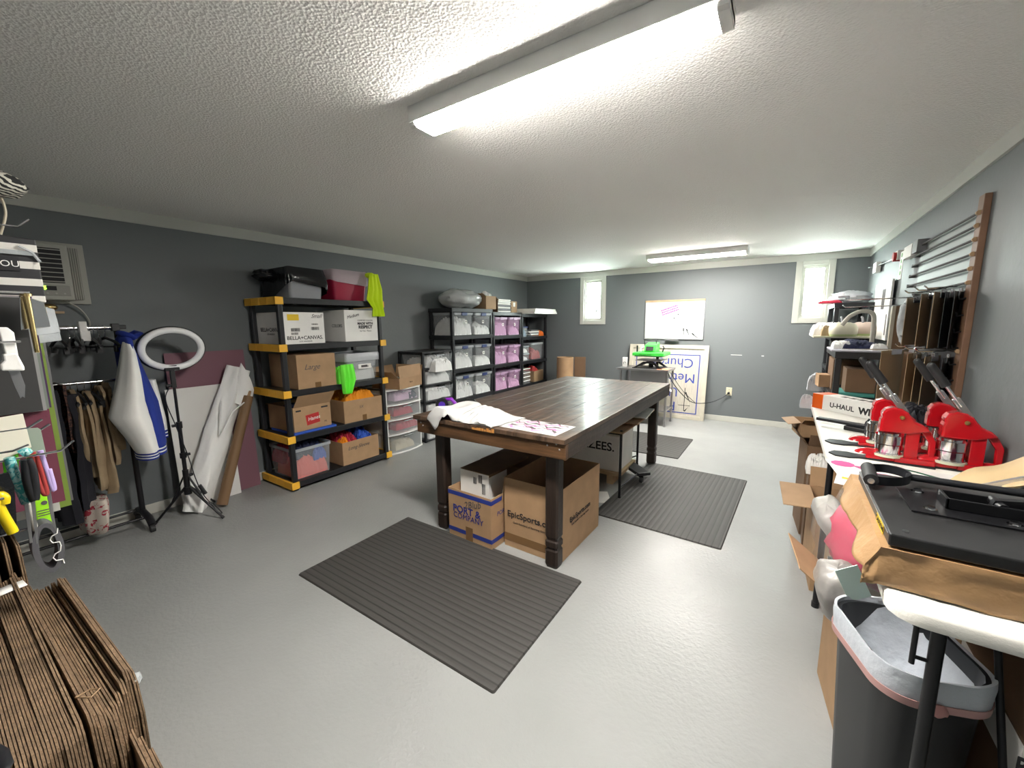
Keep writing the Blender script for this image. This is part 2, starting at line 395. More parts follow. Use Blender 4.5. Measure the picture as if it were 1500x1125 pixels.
# ================================================================== THE SETTING
struct('floor', MB().box(-.12, W+.12, Y0-.12, D+.12, -.1, 0), 'floor')
struct('ceiling', MB().box(-.12, W+.12, Y0-.12, D+.12, HT, HT+.1), 'ceiling')
struct('wall_left', MB().box(-.12, 0, Y0-.12, D+.12, 0, HT), 'wall')
struct('wall_right', MB().box(W, W+.12, Y0-.12, D+.12, 0, HT), 'wall')
struct('wall_front', MB().box(0, W, Y0-.12, Y0, 0, HT), 'wall')
WN = ((1.215, 1.555), (4.425, 4.715)); WZ0, WZ1 = 1.58, 2.285
b = MB(); xs = [0, WN[0][0], WN[0][1], WN[1][0], WN[1][1], W]
b.box(0, xs[1], D, D+.12, 0, HT); b.box(xs[2], xs[3], D, D+.12, 0, HT); b.box(xs[4], W, D, D+.12, 0, HT)
for a, c in WN: b.box(a, c, D, D+.12, 0, WZ0); b.box(a, c, D, D+.12, WZ1, HT)
struct('wall_back', b, 'wall')
struct('trim_1', MB().box(0, .016, Y0, D, HC, HT), 'trim'); struct('trim_2', MB().box(.016, W-.016, D-.016, D, HC, HT), 'trim')
struct('trim_3', MB().box(W-.016, W, Y0, D, HC, HT), 'trim')
struct('baseboard_left', MB().box(0, .014, Y0, D, 0, .085), 'winframe', .004); struct('baseboard_back', MB().box(.014, W-.014, D-.014, D, 0, .085), 'winframe', .004)
struct('baseboard_right', MB().box(W-.014, W, Y0, D, 0, .085), 'winframe', .004)
for n, (a, c) in enumerate(WN, 1):
    o0 = .072
    win = setp(bpy.data.objects.new('window_%d' % n, None), kind='structure'); C.objects.link(win); win.location = ((a+c)/2, D, WZ0)
    cx = (a+c)/2; wd = (c-a)/2
    def ring(mb, w1, w2, zb1, zb2, zt1, zt2, y0, y1):
        mb.box(-w2, -w1, y0, y1, zb2, zt2); mb.box(w1, w2, y0, y1, zb2, zt2); mb.box(-w1, w1, y0, y1, zb2, zb1); mb.box(-w1, w1, y0, y1, zt1, zt2)
    h = WZ1-WZ0
    b = MB(); ring(b, wd, wd+o0, 0, -o0, h, HC-WZ0-.001, -.020, -.001)
    obj('casing', b, 'winframe', win, bevel=.004)
    b = MB(); ring(b, wd-.02, wd, .02, .0, h-.02, h, .0, .085); obj('jamb', b, 'winframe', win)
    b = MB(); ring(b, wd-.042, wd-.02, .042, .02, h-.042, h-.02, .02, .06); obj('sash', b, 'winframe', win)
    obj('pane', MB().box(-wd+.042, wd-.042, .038, .042, .042, h-.042), 'glass', win)
    b = MB()
    if n == 1: b.box(.04, .075, .0345, .0375, .13, .19); 
    else:
        b.box(-.07, -.064, .0345, .0375, .10, .17); b.box(-.07, -.04, .0345, .0375, .10, .106); b.box(-.015, -.009, .0345, .0375, .13, .18); b.box(-.015, .02, .0345, .0375, .128, .134); b.box(.018, .024, .0345, .0375, .11, .18)
    obj('sticker', b, 'inkgrey', win)

# ================================================================== LIGHT FIXTURES
def fixture(label, x0, x1, y0, y1, lm, zz=2.355):
    t = thing('ceiling_light', label, 'light', ((x0+x1)/2, (y0+y1)/2, HT)); hx = (x1-x0)/2; hy = (y1-y0)/2; dz = HT-zz
    obj('housing', MB().box(-hx, hx, -hy, hy, -dz*.80, 0), 'white', t, bevel=.003)
    poly = [(-hy+.004, -dz*.80), (-hy+.010, -dz*.93), (-hy+.022, -dz), (hy-.022, -dz), (hy-.010, -dz*.93), (hy-.004, -dz*.80)]
    obj('lens', MB().prism(poly, 'x', -hx+.03, hx-.03), lm, t)
    for s in (-1, 1): obj('end_cap', MB().prism([(-hy, -dz*.6), (-hy+.01, -dz*.95), (-hy+.024, -dz-.002), (hy-.024, -dz-.002), (hy-.01, -dz*.95), (hy, -dz*.6)], 'x', *sorted((s*(hx-.03), s*hx))), 'white', t)
fixture('long white strip light glowing on the ceiling above the near floor mat', 2.935, 4.115, 1.285, 1.425, 'lens')
fixture('smaller looking strip light glowing on the ceiling near the back wall', 2.66, 3.855, 5.72, 5.95, 'lensfar')

# ================================================================== FLOOR MATS
def floormat(label, x0, x1, y0, y1, rot=False, rz=0):
    sx, sy = x1-x0, y1-y0; L = (sx, sy) if not rot else (sy, sx)
    b = MB(); b.loft([rrect(L[0], L[1], .012, 0), rrect(L[0]-.012, L[1]-.012, .01, .009)], 0, None, False, True)
    o = obj('floor_mat', b, 'mat_rib', loc=((x0+x1)/2, (y0+y1)/2, 0), rot=(0, 0, (PI/2 if rot else 0)+rz)); setp(o, label, 'mat', 'ribbed floor mats')
floormat('large dark ribbed rubber mat on the floor in front of the wooden table', 1.87, 3.39, 1.2, 2.105)
floormat('ribbed rubber mat on the floor beside the right side of the wooden table', 3.12, 4.07, 2.95, 4.44, True, -.035)
floormat('ribbed rubber mat at the far end of the wooden table by the steel cart', 2.45, 3.39, 4.74, 5.66, False, .0)

# ================================================================== WORK TABLE
TX0, TX1, TY0, TY1, TZ = 2.06, 3.30, 2.03, 4.58, .885
t = thing('work_table', 'large dark stained wooden plank work table in the middle of the room', 'table', ((TX0+TX1)/2, (TY0+TY1)/2, 0))
hx, hy = (TX1-TX0)/2, (TY1-TY0)/2
b = MB(); nb = 7; wv = 2*hx/nb
for i in range(nb): b.box(-hx+i*wv+.0015, -hx+(i+1)*wv-.0015, -hy+.0, hy, TZ-.03, TZ)
obj('tabletop', b, 'plank', t, bevel=.003)
obj('apron', MB().box(-hx+.03, hx-.0, -hy+.012, -hy+.05, .76, TZ-.031), 'wood_apron', t, bevel=.004)
obj('apron', MB().box(-hx+.03, hx, hy-.05, hy-.012, .76, TZ-.031), 'wood_apron', t, bevel=.004)
obj('apron', MB().box(hx-.04, hx-.002, -hy+.051, hy-.051, .76, TZ-.031), 'wood_side', t, bevel=.004)
obj('apron', MB().box(-hx+.032, -hx+.07, -hy+.051, hy-.051, .76, TZ-.031), 'wood_side', t, bevel=.004)
b = MB()
for sx_, zz in ((-hx+.07, .835), (-hx+.09, .815), (hx-.06, .85), (hx-.04, .82), (hx-.12, .835)): b.ball((sx_, -hy+.011, zz), .006, 1, .5, 1, 8, 5)
obj('screw', b, 'steel', t)
b = MB()
for i in range(9): b.box(-.06+.02*i, -.045+.02*i+random.uniform(0, .01), -hy-.0012, -hy+.0, TZ-.030, TZ-.012+random.uniform(-.006, .008))
obj('chipped_edge', b, mat('chipped_wood', (.50, .22, .05), .7), t, 'pale worn chip in the front edge')
def leg(cx, cy):
    h = .045; b = MB(); secs = []
    for z, k in ((0, .86), (.02, 1.0), (.115, 1.0), (.125, .86), (.135, .86), (.145, 1.02), (.175, 1.02), (.185, .86), (.195, .86), (.21, 1), (.76, 1)):
        c = .012 if k > .9 else .012
        secs.append([(cx+x*k, cy+y*k, z) for x, y in ((-h, -h+c), (-h, h-c), (-h+c, h), (h-c, h), (h, h-c), (h, -h+c), (h-c, -h), (-h+c, -h))])
    b.loft(secs, 0, None, False, True); obj('leg', b, 'wood_dark', t)
for lx, ly in ((3.165, 2.165), (2.225, 2.165), (3.165, 4.46), (2.225, 4.46)): leg(lx-(TX0+TX1)/2, ly-(TY0+TY1)/2)

# things on the table
t = thing('tape_dispenser', 'purple and black handheld tape dispenser on the front left corner of the table', 'tape dispenser', (2.20, 2.27, TZ), .5)
b = MB(); b.tube([(-.05, 0, .05), (-.03, 0, .09), (.02, 0, .095), (.05, 0, .06), (.06, 0, .02), (0, 0, .012), (-.05, 0, .02)], .014, 8, closed=True)
b.box(-.06, .07, -.03, .03, 0, .012); obj('body', b, mat('purple_plastic', (.22, .02, .42), .3), t)
b = MB(); b.cyl((-.045, -.035, .055), (-.045, .035, .055), .05, n=20); obj('tape_roll', b, 'black', t)
b = MB(); b.cyl((-.045, -.037, .055), (-.045, .037, .055), .026, n=16); obj('hub', b, mat('blue_violet', (.08, .03, .40), .3), t)
t = thing('tape_dispenser', 'black handheld tape dispenser behind the purple one on the table', 'tape dispenser', (2.30, 2.42, TZ), 1.4)
b = MB(); b.tube([(-.04, 0, .05), (0, 0, .075), (.04, 0, .05), (.05, 0, .015), (-.05, 0, .015)], .012, 8, closed=True); obj('body', b, 'black', t)
b = MB(); b.cyl((-.02, -.025, .045), (-.02, .025, .045), .042, n=18); obj('tape_roll', b, 'rubber', t)
o = obj('metal_ruler', MB().box(-.10, .10, -.008, .008, 0, .006).box(-.10, .10, .014, .028, 0, .006), 'steel', loc=(2.44, 2.47, TZ), rot=(0, 0, -.3))
setp(o, 'small steel ruler lying behind the white shirt on the table', 'ruler')
# white shirt draped over the front edge
def shirt_on_table():
    mb = MB(); n = 56; N = n+1; vs = []; fs = []
    for i in range(N):
        for j in range(N):
            u = i/n; v = j/n                       # u along x, v along y (0 = front)
            x = -.27+.56*u+.05*v+.02*ns(v*5, u*3, 8)
            y = -.20+.36*v+.03*ns(u*4, 1, 2)
            e = (min(1, 5*u*(1-u)))**.5*min(1, 5*(1-v))**.5*(1 if u < .28 else min(1, max(.02, 5*(v-.06)+(.9-(u-.28)*6 if u < .42 else 0)))**.6)
            a_ = ns(u*1.6, v*1.2, 9); r = abs(math.sin(PI*(u*2.2+a_*3.0+v*.8)))**.75
            z = max(.003, (.085*(1-.6*u)+.030*r)*e*(.85+.6*ns(u*2, v*2, 5)))
            if y < -.175:
                over = -.175-y; k = max(0, 1-abs(u-.14)/.17)
                if k > 0: y = -.182-.006*r; z = z*.5-over*3.6*k
                else: y = -.172+over*.4
            vs.append((x, y, z))
    for i in range(n):
        for j in range(n): fs.append((i*N+j, (i+1)*N+j, (i+1)*N+j+1, i*N+j+1))
    mb.add(vs, fs, 0, None, True); return mb
o = obj('white_shirt', shirt_on_table(), mat('bright_white_cloth', (.56, .56, .55), .9), loc=(2.49, 2.205, TZ+.001))
sm = o.modifiers.new('solid', 'SOLIDIFY'); sm.thickness = .004; sm.offset = 1
setp(o, 'crumpled white shirt draped over the front edge of the wooden table', 'shirt')
t = thing('transfer_print', 'white printed sheet with pink script lying on the front right of the table', 'paper', (3.01, 2.215, TZ), -.04)
obj('sheet', MB().box(-.21, .21, -.13, .13, .0005, .002), mat('transfer_sheet', (.60, .59, .58), .6), t)
b = MB()
for k in range(6):
    pts = [(-.18+.36*i/14, -.07+.035*k-.02*math.sin(i*.9+k*1.7)+.018*math.sin(i*2.1+k), .0025) for i in range(15)]
    secs = [[(x, y-.009-.006*math.sin(i+k), z+.0003*k), (x, y+.009+.006*math.sin(i+k), z+.0003*k)] for i, (x, y, z) in enumerate(pts)]
    vs = [p for s_ in secs for p in s_]; b.add(vs, [(2*i, 2*i+2, 2*i+3, 2*i+1) for i in range(14)], k % 2)
obj('printed_script', b, ['pinkprint', 'inkgrey'], t)

# ================================================================== UNDER THE TABLE
t = carton('cardboard_box', 'open tan box with blue bands standing under the front of the table', (2.535, 2.225, 0), -.03, .40, .28, .37, cat='cardboard box')
for z0 in (.325, .045):
    obj('blue_band', MB().box(-.2012, .2012, -.1412, .1412, z0, z0+.030), mat('blue_band', (.02, .04, .25), .6), t) if z0 < .1 else obj('blue_band', MB().box(-.2012, .2012, -.1412, -.1400, z0, z0+.03).box(.2000, .2012, -.14, .14, z0, z0+.03), mat('blue_band', (.02, .04, .25), .6), t)
text('PORT &', .075, (-.025, -.1425, .225), '-y', 'inkblue', t, bold=.0015); text('COMPANY', .058, (-.01, -.1425, .175), '-y', 'inkblue', t)
text('PORT &', .045, (.2015, .0, .24), '+x', 'inkblue', t)
text('2Blub', .07, (.03, -.1425, .285), '-y', 'inkgrey', t, name='handwriting', spin=.25, shear=.3)
tape_strip(t, -.035, .03, -.1418, -.141, .0, .11)
t = carton('cardboard_box', 'small box with white end and barcode label standing inside the banded box', (2.50, 2.30, .012), -.03, .27, .22, .47, m='whitecard', closed=True)
obj('dark_lid', MB().box(-.136, .136, -.105, .40, .455, .475), 'kraftdark', t, 'brown top')
barcode(t, '-y', (.06, -.112, .43), .035, .06, 3); barcode(t, '-y', (.01, -.112, .41), .03, .05, 5); barcode(t, '-y', (.09, -.112, .36), .03, .08, 6)
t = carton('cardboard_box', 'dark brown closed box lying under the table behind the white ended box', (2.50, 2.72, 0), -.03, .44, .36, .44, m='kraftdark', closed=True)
t = carton('cardboard_box', 'large open brown box under the front right corner of the table', (2.985, 2.50, 0), -.02, .44, .62, .50, flaps=(('-x', 172, .2), ('-y', 176, .05)))
text('EpicSports.com', .062, (.0, -.3125, .245), '-y', 'ink', t, bold=.001); text('Gold Standard of Sporting Goods', .020, (-.01, -.3125, .19), '-y', 'ink', t)
text('EpicSports.com', .052, (.2225, -.02, .25), '+x', 'ink', t, bold=.001); text('Gold Standard of Sporting Goods', .020, (.2225, -.02, .21), '+x', 'ink', t)
tape_strip(t, -.22, .22, -.3118, -.311, .045, .10)
t = carton('cardboard_box', 'grey white closed box with bold black lettering under the middle of the table', (2.785, 3.86, .131), 0, .57, .42, .345, m='whitecard', closed=True)
text('JERZEES.', .115, (.03, -.2115, .23), '-y', 'ink', t, bold=.002)
o = obj('wooden_board', MB().box(-.40, .36, -.25, .24, 0, .03), 'wood_pale', loc=(2.74, 3.86, .10)); setp(o, 'pale wooden board carrying the grey white box under the table', 'board')
for k, x in enumerate((-.38, .22)): setp(obj('wooden_runner', MB().box(x, x+.06, -.22, .22, 0, .1), 'wood_pale', loc=(2.74, 3.86, 0)), 'pale wooden runner under the %s end of the board below the table' % ('left', 'right')[k], 'wooden support')
t = thing('rolling_stand', 'black rolling stand with thin poles and casters under the right side of the table', 'stand', (3.05, 3.9, 0))
obj('base_bar', MB().box(-.24, .24, -.065, .065, .088, .118, 0, Matrix.Translation((.05, .06, 0)) @ Matrix.Rotation(-.74, 4, 'Z')), 'black', t, bevel=.004)
for (x, y) in ((.19, -.07), (-.09, .19)):
    b = MB(); b.cyl((x-.012, y, .035), (x+.012, y, .035), .034, n=16); obj('caster', b, 'rubber', t); obj('caster_fork', MB().box(x-.02, x+.02, y-.018, y+.018, .06, .085), 'blackmetal', t)
for (x, y, z1) in ((.13, -.53, .62), (.0, .42, .62)):
    b = MB(); b.cyl((x, y, .0), (x, y, z1), .012, n=10); b.cyl((x, y, 0), (x, y, .02), .015, n=10); obj('pole', b, 'blackmetal', t)
obj('crossbar', MB().cyl((.13, -.53, .585), (0, .42, .585), .01), 'blackmetal', t); obj('crossbar', MB().cyl((-.45, -.53, .585), (.13, -.53, .585), .01), 'blackmetal', t)
obj('crossbar', MB().cyl((-.55, .42, .585), (.0, .42, .585), .01), 'blackmetal', t)
obj('link', MB().cyl((.13, -.53, .103), (.17, -.05, .103), .007).cyl((0, .42, .103), (-.08, .18, .103), .007), 'blackmetal', t)
for k, (cx, cy, s1, s2, zz, m_, lab) in enumerate(((2.90, 3.75, .62, .85, .60, 'tan', 'flat tan cardboard sheet, lowest on the stand under the table'), (2.93, 3.95, .60, .70, .622, 'kraft', 'flat brown cardboard sheet lying on the tan sheet under the table'), (2.98, 4.0, .54, .46, .645, 'whitecard', 'flat white cardboard sheet, topmost under the right side of the table'))):
    o = obj('cardboard_sheet', MB().box(-s1/2, s1/2, -s2/2, s2/2, 0, .012), m_, loc=(cx, cy, zz), rot=(.0, 0, .05*k)); setp(o, lab, 'cardboard', 'cardboard sheets under the table')
t = carton('cardboard_box', 'open dark brown box lying on sheets beneath the table beside the grey white box', (2.92, 3.50, .615), .3, .34, .22, .11, m='kraft', flaps=(('+x', 70, .1),))
t = carton('cardboard_box', 'reddish brown box under the far right part of the table', (2.78, 4.38, 0), .1, .30, .22, .56, m=mat('red_brown_card', (.16, .06, .04), .7), closed=True)
for q in range(1):
    o = obj('brown_paper', MB().box(-.09, .09, -.12, .12, 0, .003), 'paper', loc=(2.78, 3.0, .0), rot=(0, 0, .5)); o.name = 'speckled_paper'
    o.location = (3.02, 3.30, .0); setp(o, 'pale speckled paper sheet on the floor below the rolling stand', 'paper')

# ================================================================== BACK WALL
t = thing('whiteboard', 'framed whiteboard with pink notes hanging on the back wall between the windows', 'whiteboard', (2.777, D, 1.26))
obj('surface', MB().box(-.445, .445, -.016, -.002, .012, .62), 'whiteboard', t)
obj('top_rail', MB().box(-.457, .457, -.022, -.001, .60, .632), 'wood_pale', t, bevel=.003)
obj('frame', MB().box(-.457, -.443, -.022, -.001, 0, .60).box(.443, .457, -.022, -.001, 0, .60).box(-.443, .443, -.022, -.001, 0, .014), 'alu', t, bevel=.002)
obj('tray', MB().box(-.10, .10, -.07, -.022, -.012, -.004).box(-.10, .10, -.075, -.07, -.012, .004), 'grey', t)
b = MB()
R = Matrix.Translation((-.075, -.017, .50)) @ Matrix.Rotation(-.33, 4, 'Y')
for r in range(3):
    x = -.13
    while x < .13-(.09 if r == 2 else 0)*0:
        a = random.uniform(.012, .03); b.box(x, x+a, -.001, 0, -.01-.035*r, .012-.035*r, 0, R); x += a+.005
obj('pink_note', b, 'magenta', t)
obj('paper_note', MB().box(-.13, .13, -.0005, .0005, -.15, -.09, 0, R), mat('grey_paper', (.55, .55, .55), .6), t)
b = MB()
for x, z in ((.07, .40), (.01, .34)): b.cyl((x, -.022, z), (x, -.016, z), .010, n=10)
obj('magnet', b, 'ink', t)
for (x0, z0, x1, z1) in ((.16, .18, .165, .07), (.205, .17, .245, .075), (.29, .10, .375, .03)):
    obj('marker', MB().cyl((x0, -.024, z0), (x0*.6+x1*.4, -.024, z0*.6+z1*.4), .008).cyl((x0, -.024, z0), (x1, -.024, z1), .004), 'ink', t)
b = MB()
for (cx, cz) in ((-.39, .27), (-.23, .25), (-.12, .27), (.0, .29), (.13, .29), (.15, .25)):
    pts = [(cx+.025*math.cos(k*.9), -.0165, cz+.018*math.sin(k*1.3)) for k in range(8)]
    b.tube(pts, .0016, 4)
obj('scribble', b, mat('faint_marker', (.45, .46, .50), .4), t)
# wall outlet and cord
t = thing('wall_outlet', 'ivory electrical outlet on the back wall right of the big sign', 'outlet', (3.64, D, .475))
obj('cover_plate', MB().box(-.04, .04, -.006, 0, -.062, .062), mat('ivory_plastic', (.62, .58, .42), .4), t, bevel=.003)
obj('socket', MB().box(-.017, .017, -.009, -.006, .014, .044).box(-.017, .017, -.009, -.006, -.044, -.014), 'cream', t, bevel=.003)
obj('slot', MB().box(-.008, -.005, -.0095, -.009, .022, .036).box(.005, .008, -.0095, -.009, .022, .036), 'ink', t)
def catenary(pts, m=8):
    out = []
    P = [Vector(p) for p in pts]; P = [P[0]*2-P[1]]+P+[P[-1]*2-P[-2]]
    for i in range(1, len(P)-2):
        for k in range(m):
            s = k/m; a, b_, c, d = P[i-1:i+3]
            out.append(.5*((2*b_)+(c-a)*s+(2*a-5*b_+4*c-d)*s*s+(3*b_-a-3*c+d)*s**3))
    out.append(P[-2]); return out
t = thing('power_cord', 'black power cord running from the steel cart to the wall outlet', 'cord')
obj('cable', MB().tube(catenary([(3.64, D-.03, .45), (3.55, D-.05, .37), (3.40, D-.14, .30), (3.2, 6.62, .32), (3.05, 6.45, .48), (2.93, 6.38, .66), (2.86, 6.36, .80), (2.80, 6.34, .853)]), .006, 6), 'black', t)
obj('plug', MB().cyl((3.64, D-.045, .452), (3.64, D-.010, .452), .017, n=10), 'black', t)
o = obj('cable', MB().tube(catenary([(3.25, 6.50, .34), (3.1, 6.42, .50), (2.98, 6.36, .68), (2.90, 6.34, .80), (2.84, 6.30, .852)]), .004, 6), 'black', t)
# upside-down church sign
t = thing('sign_board', 'weathered white sign with blue letters leaning upside down against the back wall', 'sign', (2.72, 6.955, 0))
lean = math.atan(.13/1.17)
def RS(): return Matrix.Translation((0, -.135, 0)) @ Matrix.Rotation(-lean, 4, 'X')
def leanobj(o): o.matrix_local = RS(); return o
SM = mat('weathered_white_board', (.50, .47, .40), .6, var=.12, vscale=7, aniso=(9, 1, 1))
leanobj(obj('panel', MB().box(-.61, .61, -.001, .012, 0, 1.175), SM, t))
leanobj(obj('frame', MB().box(-.615, -.555, -.018, .0, 0, 1.18).box(.555, .615, -.018, .0, 0, 1.18).box(-.555, .555, -.018, 0, 0, .06).box(-.555, .555, -.018, 0, 1.12, 1.18), mat('cream_frame', (.52, .49, .40), .55, var=.1), t, bevel=.003))
BL = mat('sign_blue', (.03, .06, .33), .5); M['signblue'] = BL
leanobj(obj('blue_border', MB().box(-.50, -.485, -.003, -.001, .09, 1.03).box(.485, .50, -.003, -.001, .09, 1.03).box(-.485, .485, -.003, -.001, .09, .105).box(-.485, .485, -.003, -.001, 1.015, 1.03), BL, t))
for s, sz_, x, z in (('Church', .21, .09, .90), ('Methodist', .21, .02, .66), ('U', .21, .13, .43), ('P', .21, .13, .20)):
    text(s, sz_, (x, -.003, z), '-y', 'signblue', t, spin=PI, pre=RS())
b = MB(); b.box(.305, .315, -.003, -.001, .13, .50); b.box(.22, .40, -.003, -.001, .215, .223)
b.add([(.31, -.003, .42), (.33, -.003, .44), (.40, -.003, .27), (.385, -.003, .29)], [(0, 1, 2, 3)]); b.add([(.31, -.003, .13), (.33, -.003, .12), (.375, -.003, .20), (.35, -.003, .17)], [(0, 1, 2, 3)])
leanobj(obj('cross_emblem', b, 'ink', t))
# marks on wall are left as small chips of missing paint
o = obj('paint_chips', MB().box(3.63, 3.78, D-.0015, D-.0005, 1.035, 1.042).box(4.03, 4.06, D-.0015, D-.0005, 1.03, 1.042), 'paper'); setp(o, kind='structure')
# steel cart and green heat press
t = thing('steel_cart', 'grey steel utility table in front of the upside down sign', 'cart', (2.55, 6.35, 0))
obj('top_shelf', MB().box(-.40, .38, -.24, .24, .82, .85), 'steel', t, bevel=.004)
obj('lower_shelf', MB().box(-.34, .36, -.20, .20, .22, .24), 'steel', t, bevel=.003); obj('middle_shelf', MB().box(-.34, .36, -.20, .20, .50, .52), 'steel', t, bevel=.003)
for x in (-.33, .35):
    for y in (-.2, .2): obj('leg', MB().box(x-.013, x+.013, y-.013, y+.013, .03, .82).box(x-.016, x+.016, y-.016, y+.016, 0, .03), 'steel', t)
obj('side_panel', MB().box(-.31, .30, .19, .195, .60, .82), 'alu', t)
o = obj('paper_stack', MB().box(-.10, .10, -.13, .13, 0, .05), 'paper', loc=(2.77, 6.28, .52)); setp(o, 'stack of white papers on the middle shelf of the steel cart', 'paper')
o = obj('paper_sheet', MB().box(-.11, .11, -.09, .09, 0, .004), 'paper', loc=(2.90, 6.0, .64), rot=(0, .35, .3)); o.location = (2.86, 6.2, .575); setp(o, 'white paper sticking out of the cart above the paper stack', 'paper')
t = thing('heat_press', 'bright green clamshell heat press standing on the steel cart', 'heat press', (2.62, 6.35, .85))
b = MB(); b.box(-.24, .20, -.17, .17, 0, .012)
for s in (-1, 1): b.prism([(-.24, .0), (-.20, .0), (-.05, .075), (.05, .075), (.17, .0), (.21, 0), (.08, .10), (-.08, .10)], 'y', s*.15-.012, s*.15+.012)
obj('base', b, 'black', t, bevel=.003)
obj('lower_plate', MB().box(-.19, .19, -.19, .19, .115, .13), 'steel', t, bevel=.004)
obj('post', MB().cyl((0, 0, .01), (0, 0, .115), .035).cyl((.06, .12, .01), (.06, .12, .22), .022), 'blackmetal', t)
b = MB(); b.loft([rrect(.46, .44, .012, .195, n=2), rrect(.46, .44, .012, .235, n=2), rrect(.43, .41, .012, .243, n=2)], 0, None, False, True); obj('upper_plate', b, 'green', t)
obj('heating_element', MB().box(-.20, .20, -.19, .19, .18, .196), 'blackmetal', t)
b = MB(); b.prism([(-.11, .245), (-.07, .35), (.10, .385), (.14, .36), (.14, .245)], 'x', -.085, .085, 0); obj('control_housing', b, 'green', t, bevel=.010)
obj('display', MB().box(-.06, .05, -.004, .002, -.032, .032), 'ink', t, loc=(0, -.097, .298), rot=(-.36, 0, 0))
text('XPRO HEAT PRESS', .022, (-.04, -.222, .211), '-y', 'ink', t); 
b = MB(); b.tube([(-.11, .05, .30), (-.115, .0, .42), (.06, .0, .42), (.065, .05, .30)], .009, 8); obj('handle', b, 'black', t)
obj('lever', MB().cyl((-.19, -.1, .24), (-.19, -.1, .34), .012).tube([(.17, -.05, .24), (.19, -.05, .31), (.16, .02, .33)], .010), 'black', t)
obj('hose', MB().tube(catenary([(-.10, -.05, .32), (-.14, -.08, .30), (-.13, -.1, .25)]), .006), 'white', t)
o = obj('orange_sheet', MB().box(-.08, .08, -.09, .09, 0, .004), mat('peach_paper', (.72, .32, .18), .6), loc=(2.84, 6.22, .8505)); setp(o, 'peach coloured sheet on the cart right of the green press', 'paper')
o = None
t = thing('white_switch_box', 'small white controller with a dial beside the upside down sign', 'controller', (2.20, 6.60, .96)); t.location = (2.23, 6.30, .8505)
obj('case', MB().box(-.035, .035, -.02, .02, 0, .15), 'white', t, bevel=.004); obj('dial', MB().tube([(.018*math.cos(a), -.022, .06+.018*math.sin(a)) for a in [PI*.1*k for k in range(15)]], .003, 5), 'ink', t)
# tall cardboard tube in the corner by the table
t = thing('cardboard_roll', 'wide cardboard tube standing by the back wall behind the table', 'cardboard tube', (1.03, 6.62, 0))
b = MB(); n = 28
ro, ri = .15, .14
ring = lambda R, z: [(R*math.cos(2*PI*i/n), R*math.sin(2*PI*i/n), z) for i in range(n)]
b.loft([ring(ri, 0), ring(ro, 0), ring(ro, .93), ring(ri, .93), ring(ri, 0)], 0, None, True, False); obj('tube_wall', b, 'kraft', t)
o = obj('cardboard_sheet', MB().box(-.10, .10, -.006, .006, 0, .93), 'kraftdark', loc=(1.24, 6.80, 0), rot=(0, 0, .25)); setp(o, 'dark cardboard panel standing behind the wide cardboard tube', 'cardboard')

# ================================================================== BLACK SHELF WITH YELLOW END CAPS
def shelf_unit(label, loc, dx, dy, levels, top_post=0, caps=False, base=0, th=.055, post=.045, back_post_h=None):
    """origin: corner (x0,y0) at floor; depth dx along x, length dy along y; levels are deck top heights"""
    t = thing('shelf_unit', label, 'shelf', loc)
    for z in levels:
        b = MB(); b.box(.012, dx-.012, .012, dy-.012, z-.018, z)
        b.box(0, dx, 0, .02, z-th, z); b.box(0, dx, dy-.02, dy, z-th, z); b.box(dx-.02, dx, .02, dy-.02, z-th, z); b.box(0, .02, .02, dy-.02, z-th, z)
        for k in range(1, 8): b.box(.02, dx-.02, k*dy/8-.004, k*dy/8+.004, z-.035, z-.018)
        obj('deck', b, 'black', t, bevel=.003)
        if caps:
            for y0, y1 in ((-.022, 0), (dy, dy+.022)):
                b = MB(); b.box(-.01, dx+.012, y0, y1, z-.062, z+.004)
                for k in range(1, 4): b.box(-.01+k*(dx+.02)/4-.004, -.01+k*(dx+.02)/4+.004, min(y0, y1)-.002 if y0 < 0 else y1, y0 if y0 < 0 else y1+.002, z-.062, z+.004)
                b.box(dx+.0, dx+.013, y0-(.0 if y0 < 0 else .05), y1+(.05 if y0 < 0 else 0), z-.062, z+.004)
                obj('end_cap', b, 'yellow', t, bevel=.003)
    zt = levels[-1]-th
    for x in (.0, dx-post):
        for y in (.0, dy-post):
            b = MB(); xi, yi = x+(.006 if x == 0 else -.006), y+(.006 if y == 0 else -.006)
            zs = [0]+list(levels)
            for a, c in zip(zs[:-1], zs[1:]):
                if c-th > a: b.box(xi, xi+post, yi, yi+post, a, c-th)
            obj('post', b, 'black', t, bevel=.008)
    return t
S1 = (.045, 1.875)
LV = (.085, .525, .95, 1.372, 1.79)
shelf_unit('tall black plastic shelf with yellow end caps against the left wall', (S1[0], S1[1], 0), .54, 1.12, LV, caps=True)
zb = {k: v+.001 for k, v in enumerate(LV)}
# bottom row
tote('storage_bin', 'clear bin of red and coral clothes on the bottom shelf with yellow caps', (.33, 2.105, zb[0]), 0, .46, .40, .30, taper=.90)
heap('clothes_heap', 'coral and red clothes heaped in the clear bin on the bottom shelf', 'clothes', 'cloth_coral', (.35, 2.10, zb[0]+.006), .37, .32, .22, 3)
heap('clothes_heap', 'black clothes on top of the coral ones in the bottom shelf bin', 'clothes', 'cloth_navy', (.30, 2.13, zb[0]+.17), .34, .30, .16, 4)
o = heap('clothes_heap', 'bright blue garment in the bottom shelf clear bin', 'clothes', 'cloth_blue', (.45, 2.20, zb[0]+.13), .12, .13, .13, 5)
o = heap('clothes_heap', 'red garment at the left of the bottom shelf clear bin', 'clothes', 'cloth_red', (.22, 1.985, zb[0]+.12), .22, .12, .17, 8)
t = carton('cardboard_box', 'brown box of red and blue shirts at the right of the bottom yellow capped shelf', (.355, 2.63, zb[0]), 0, .44, .45, .245)
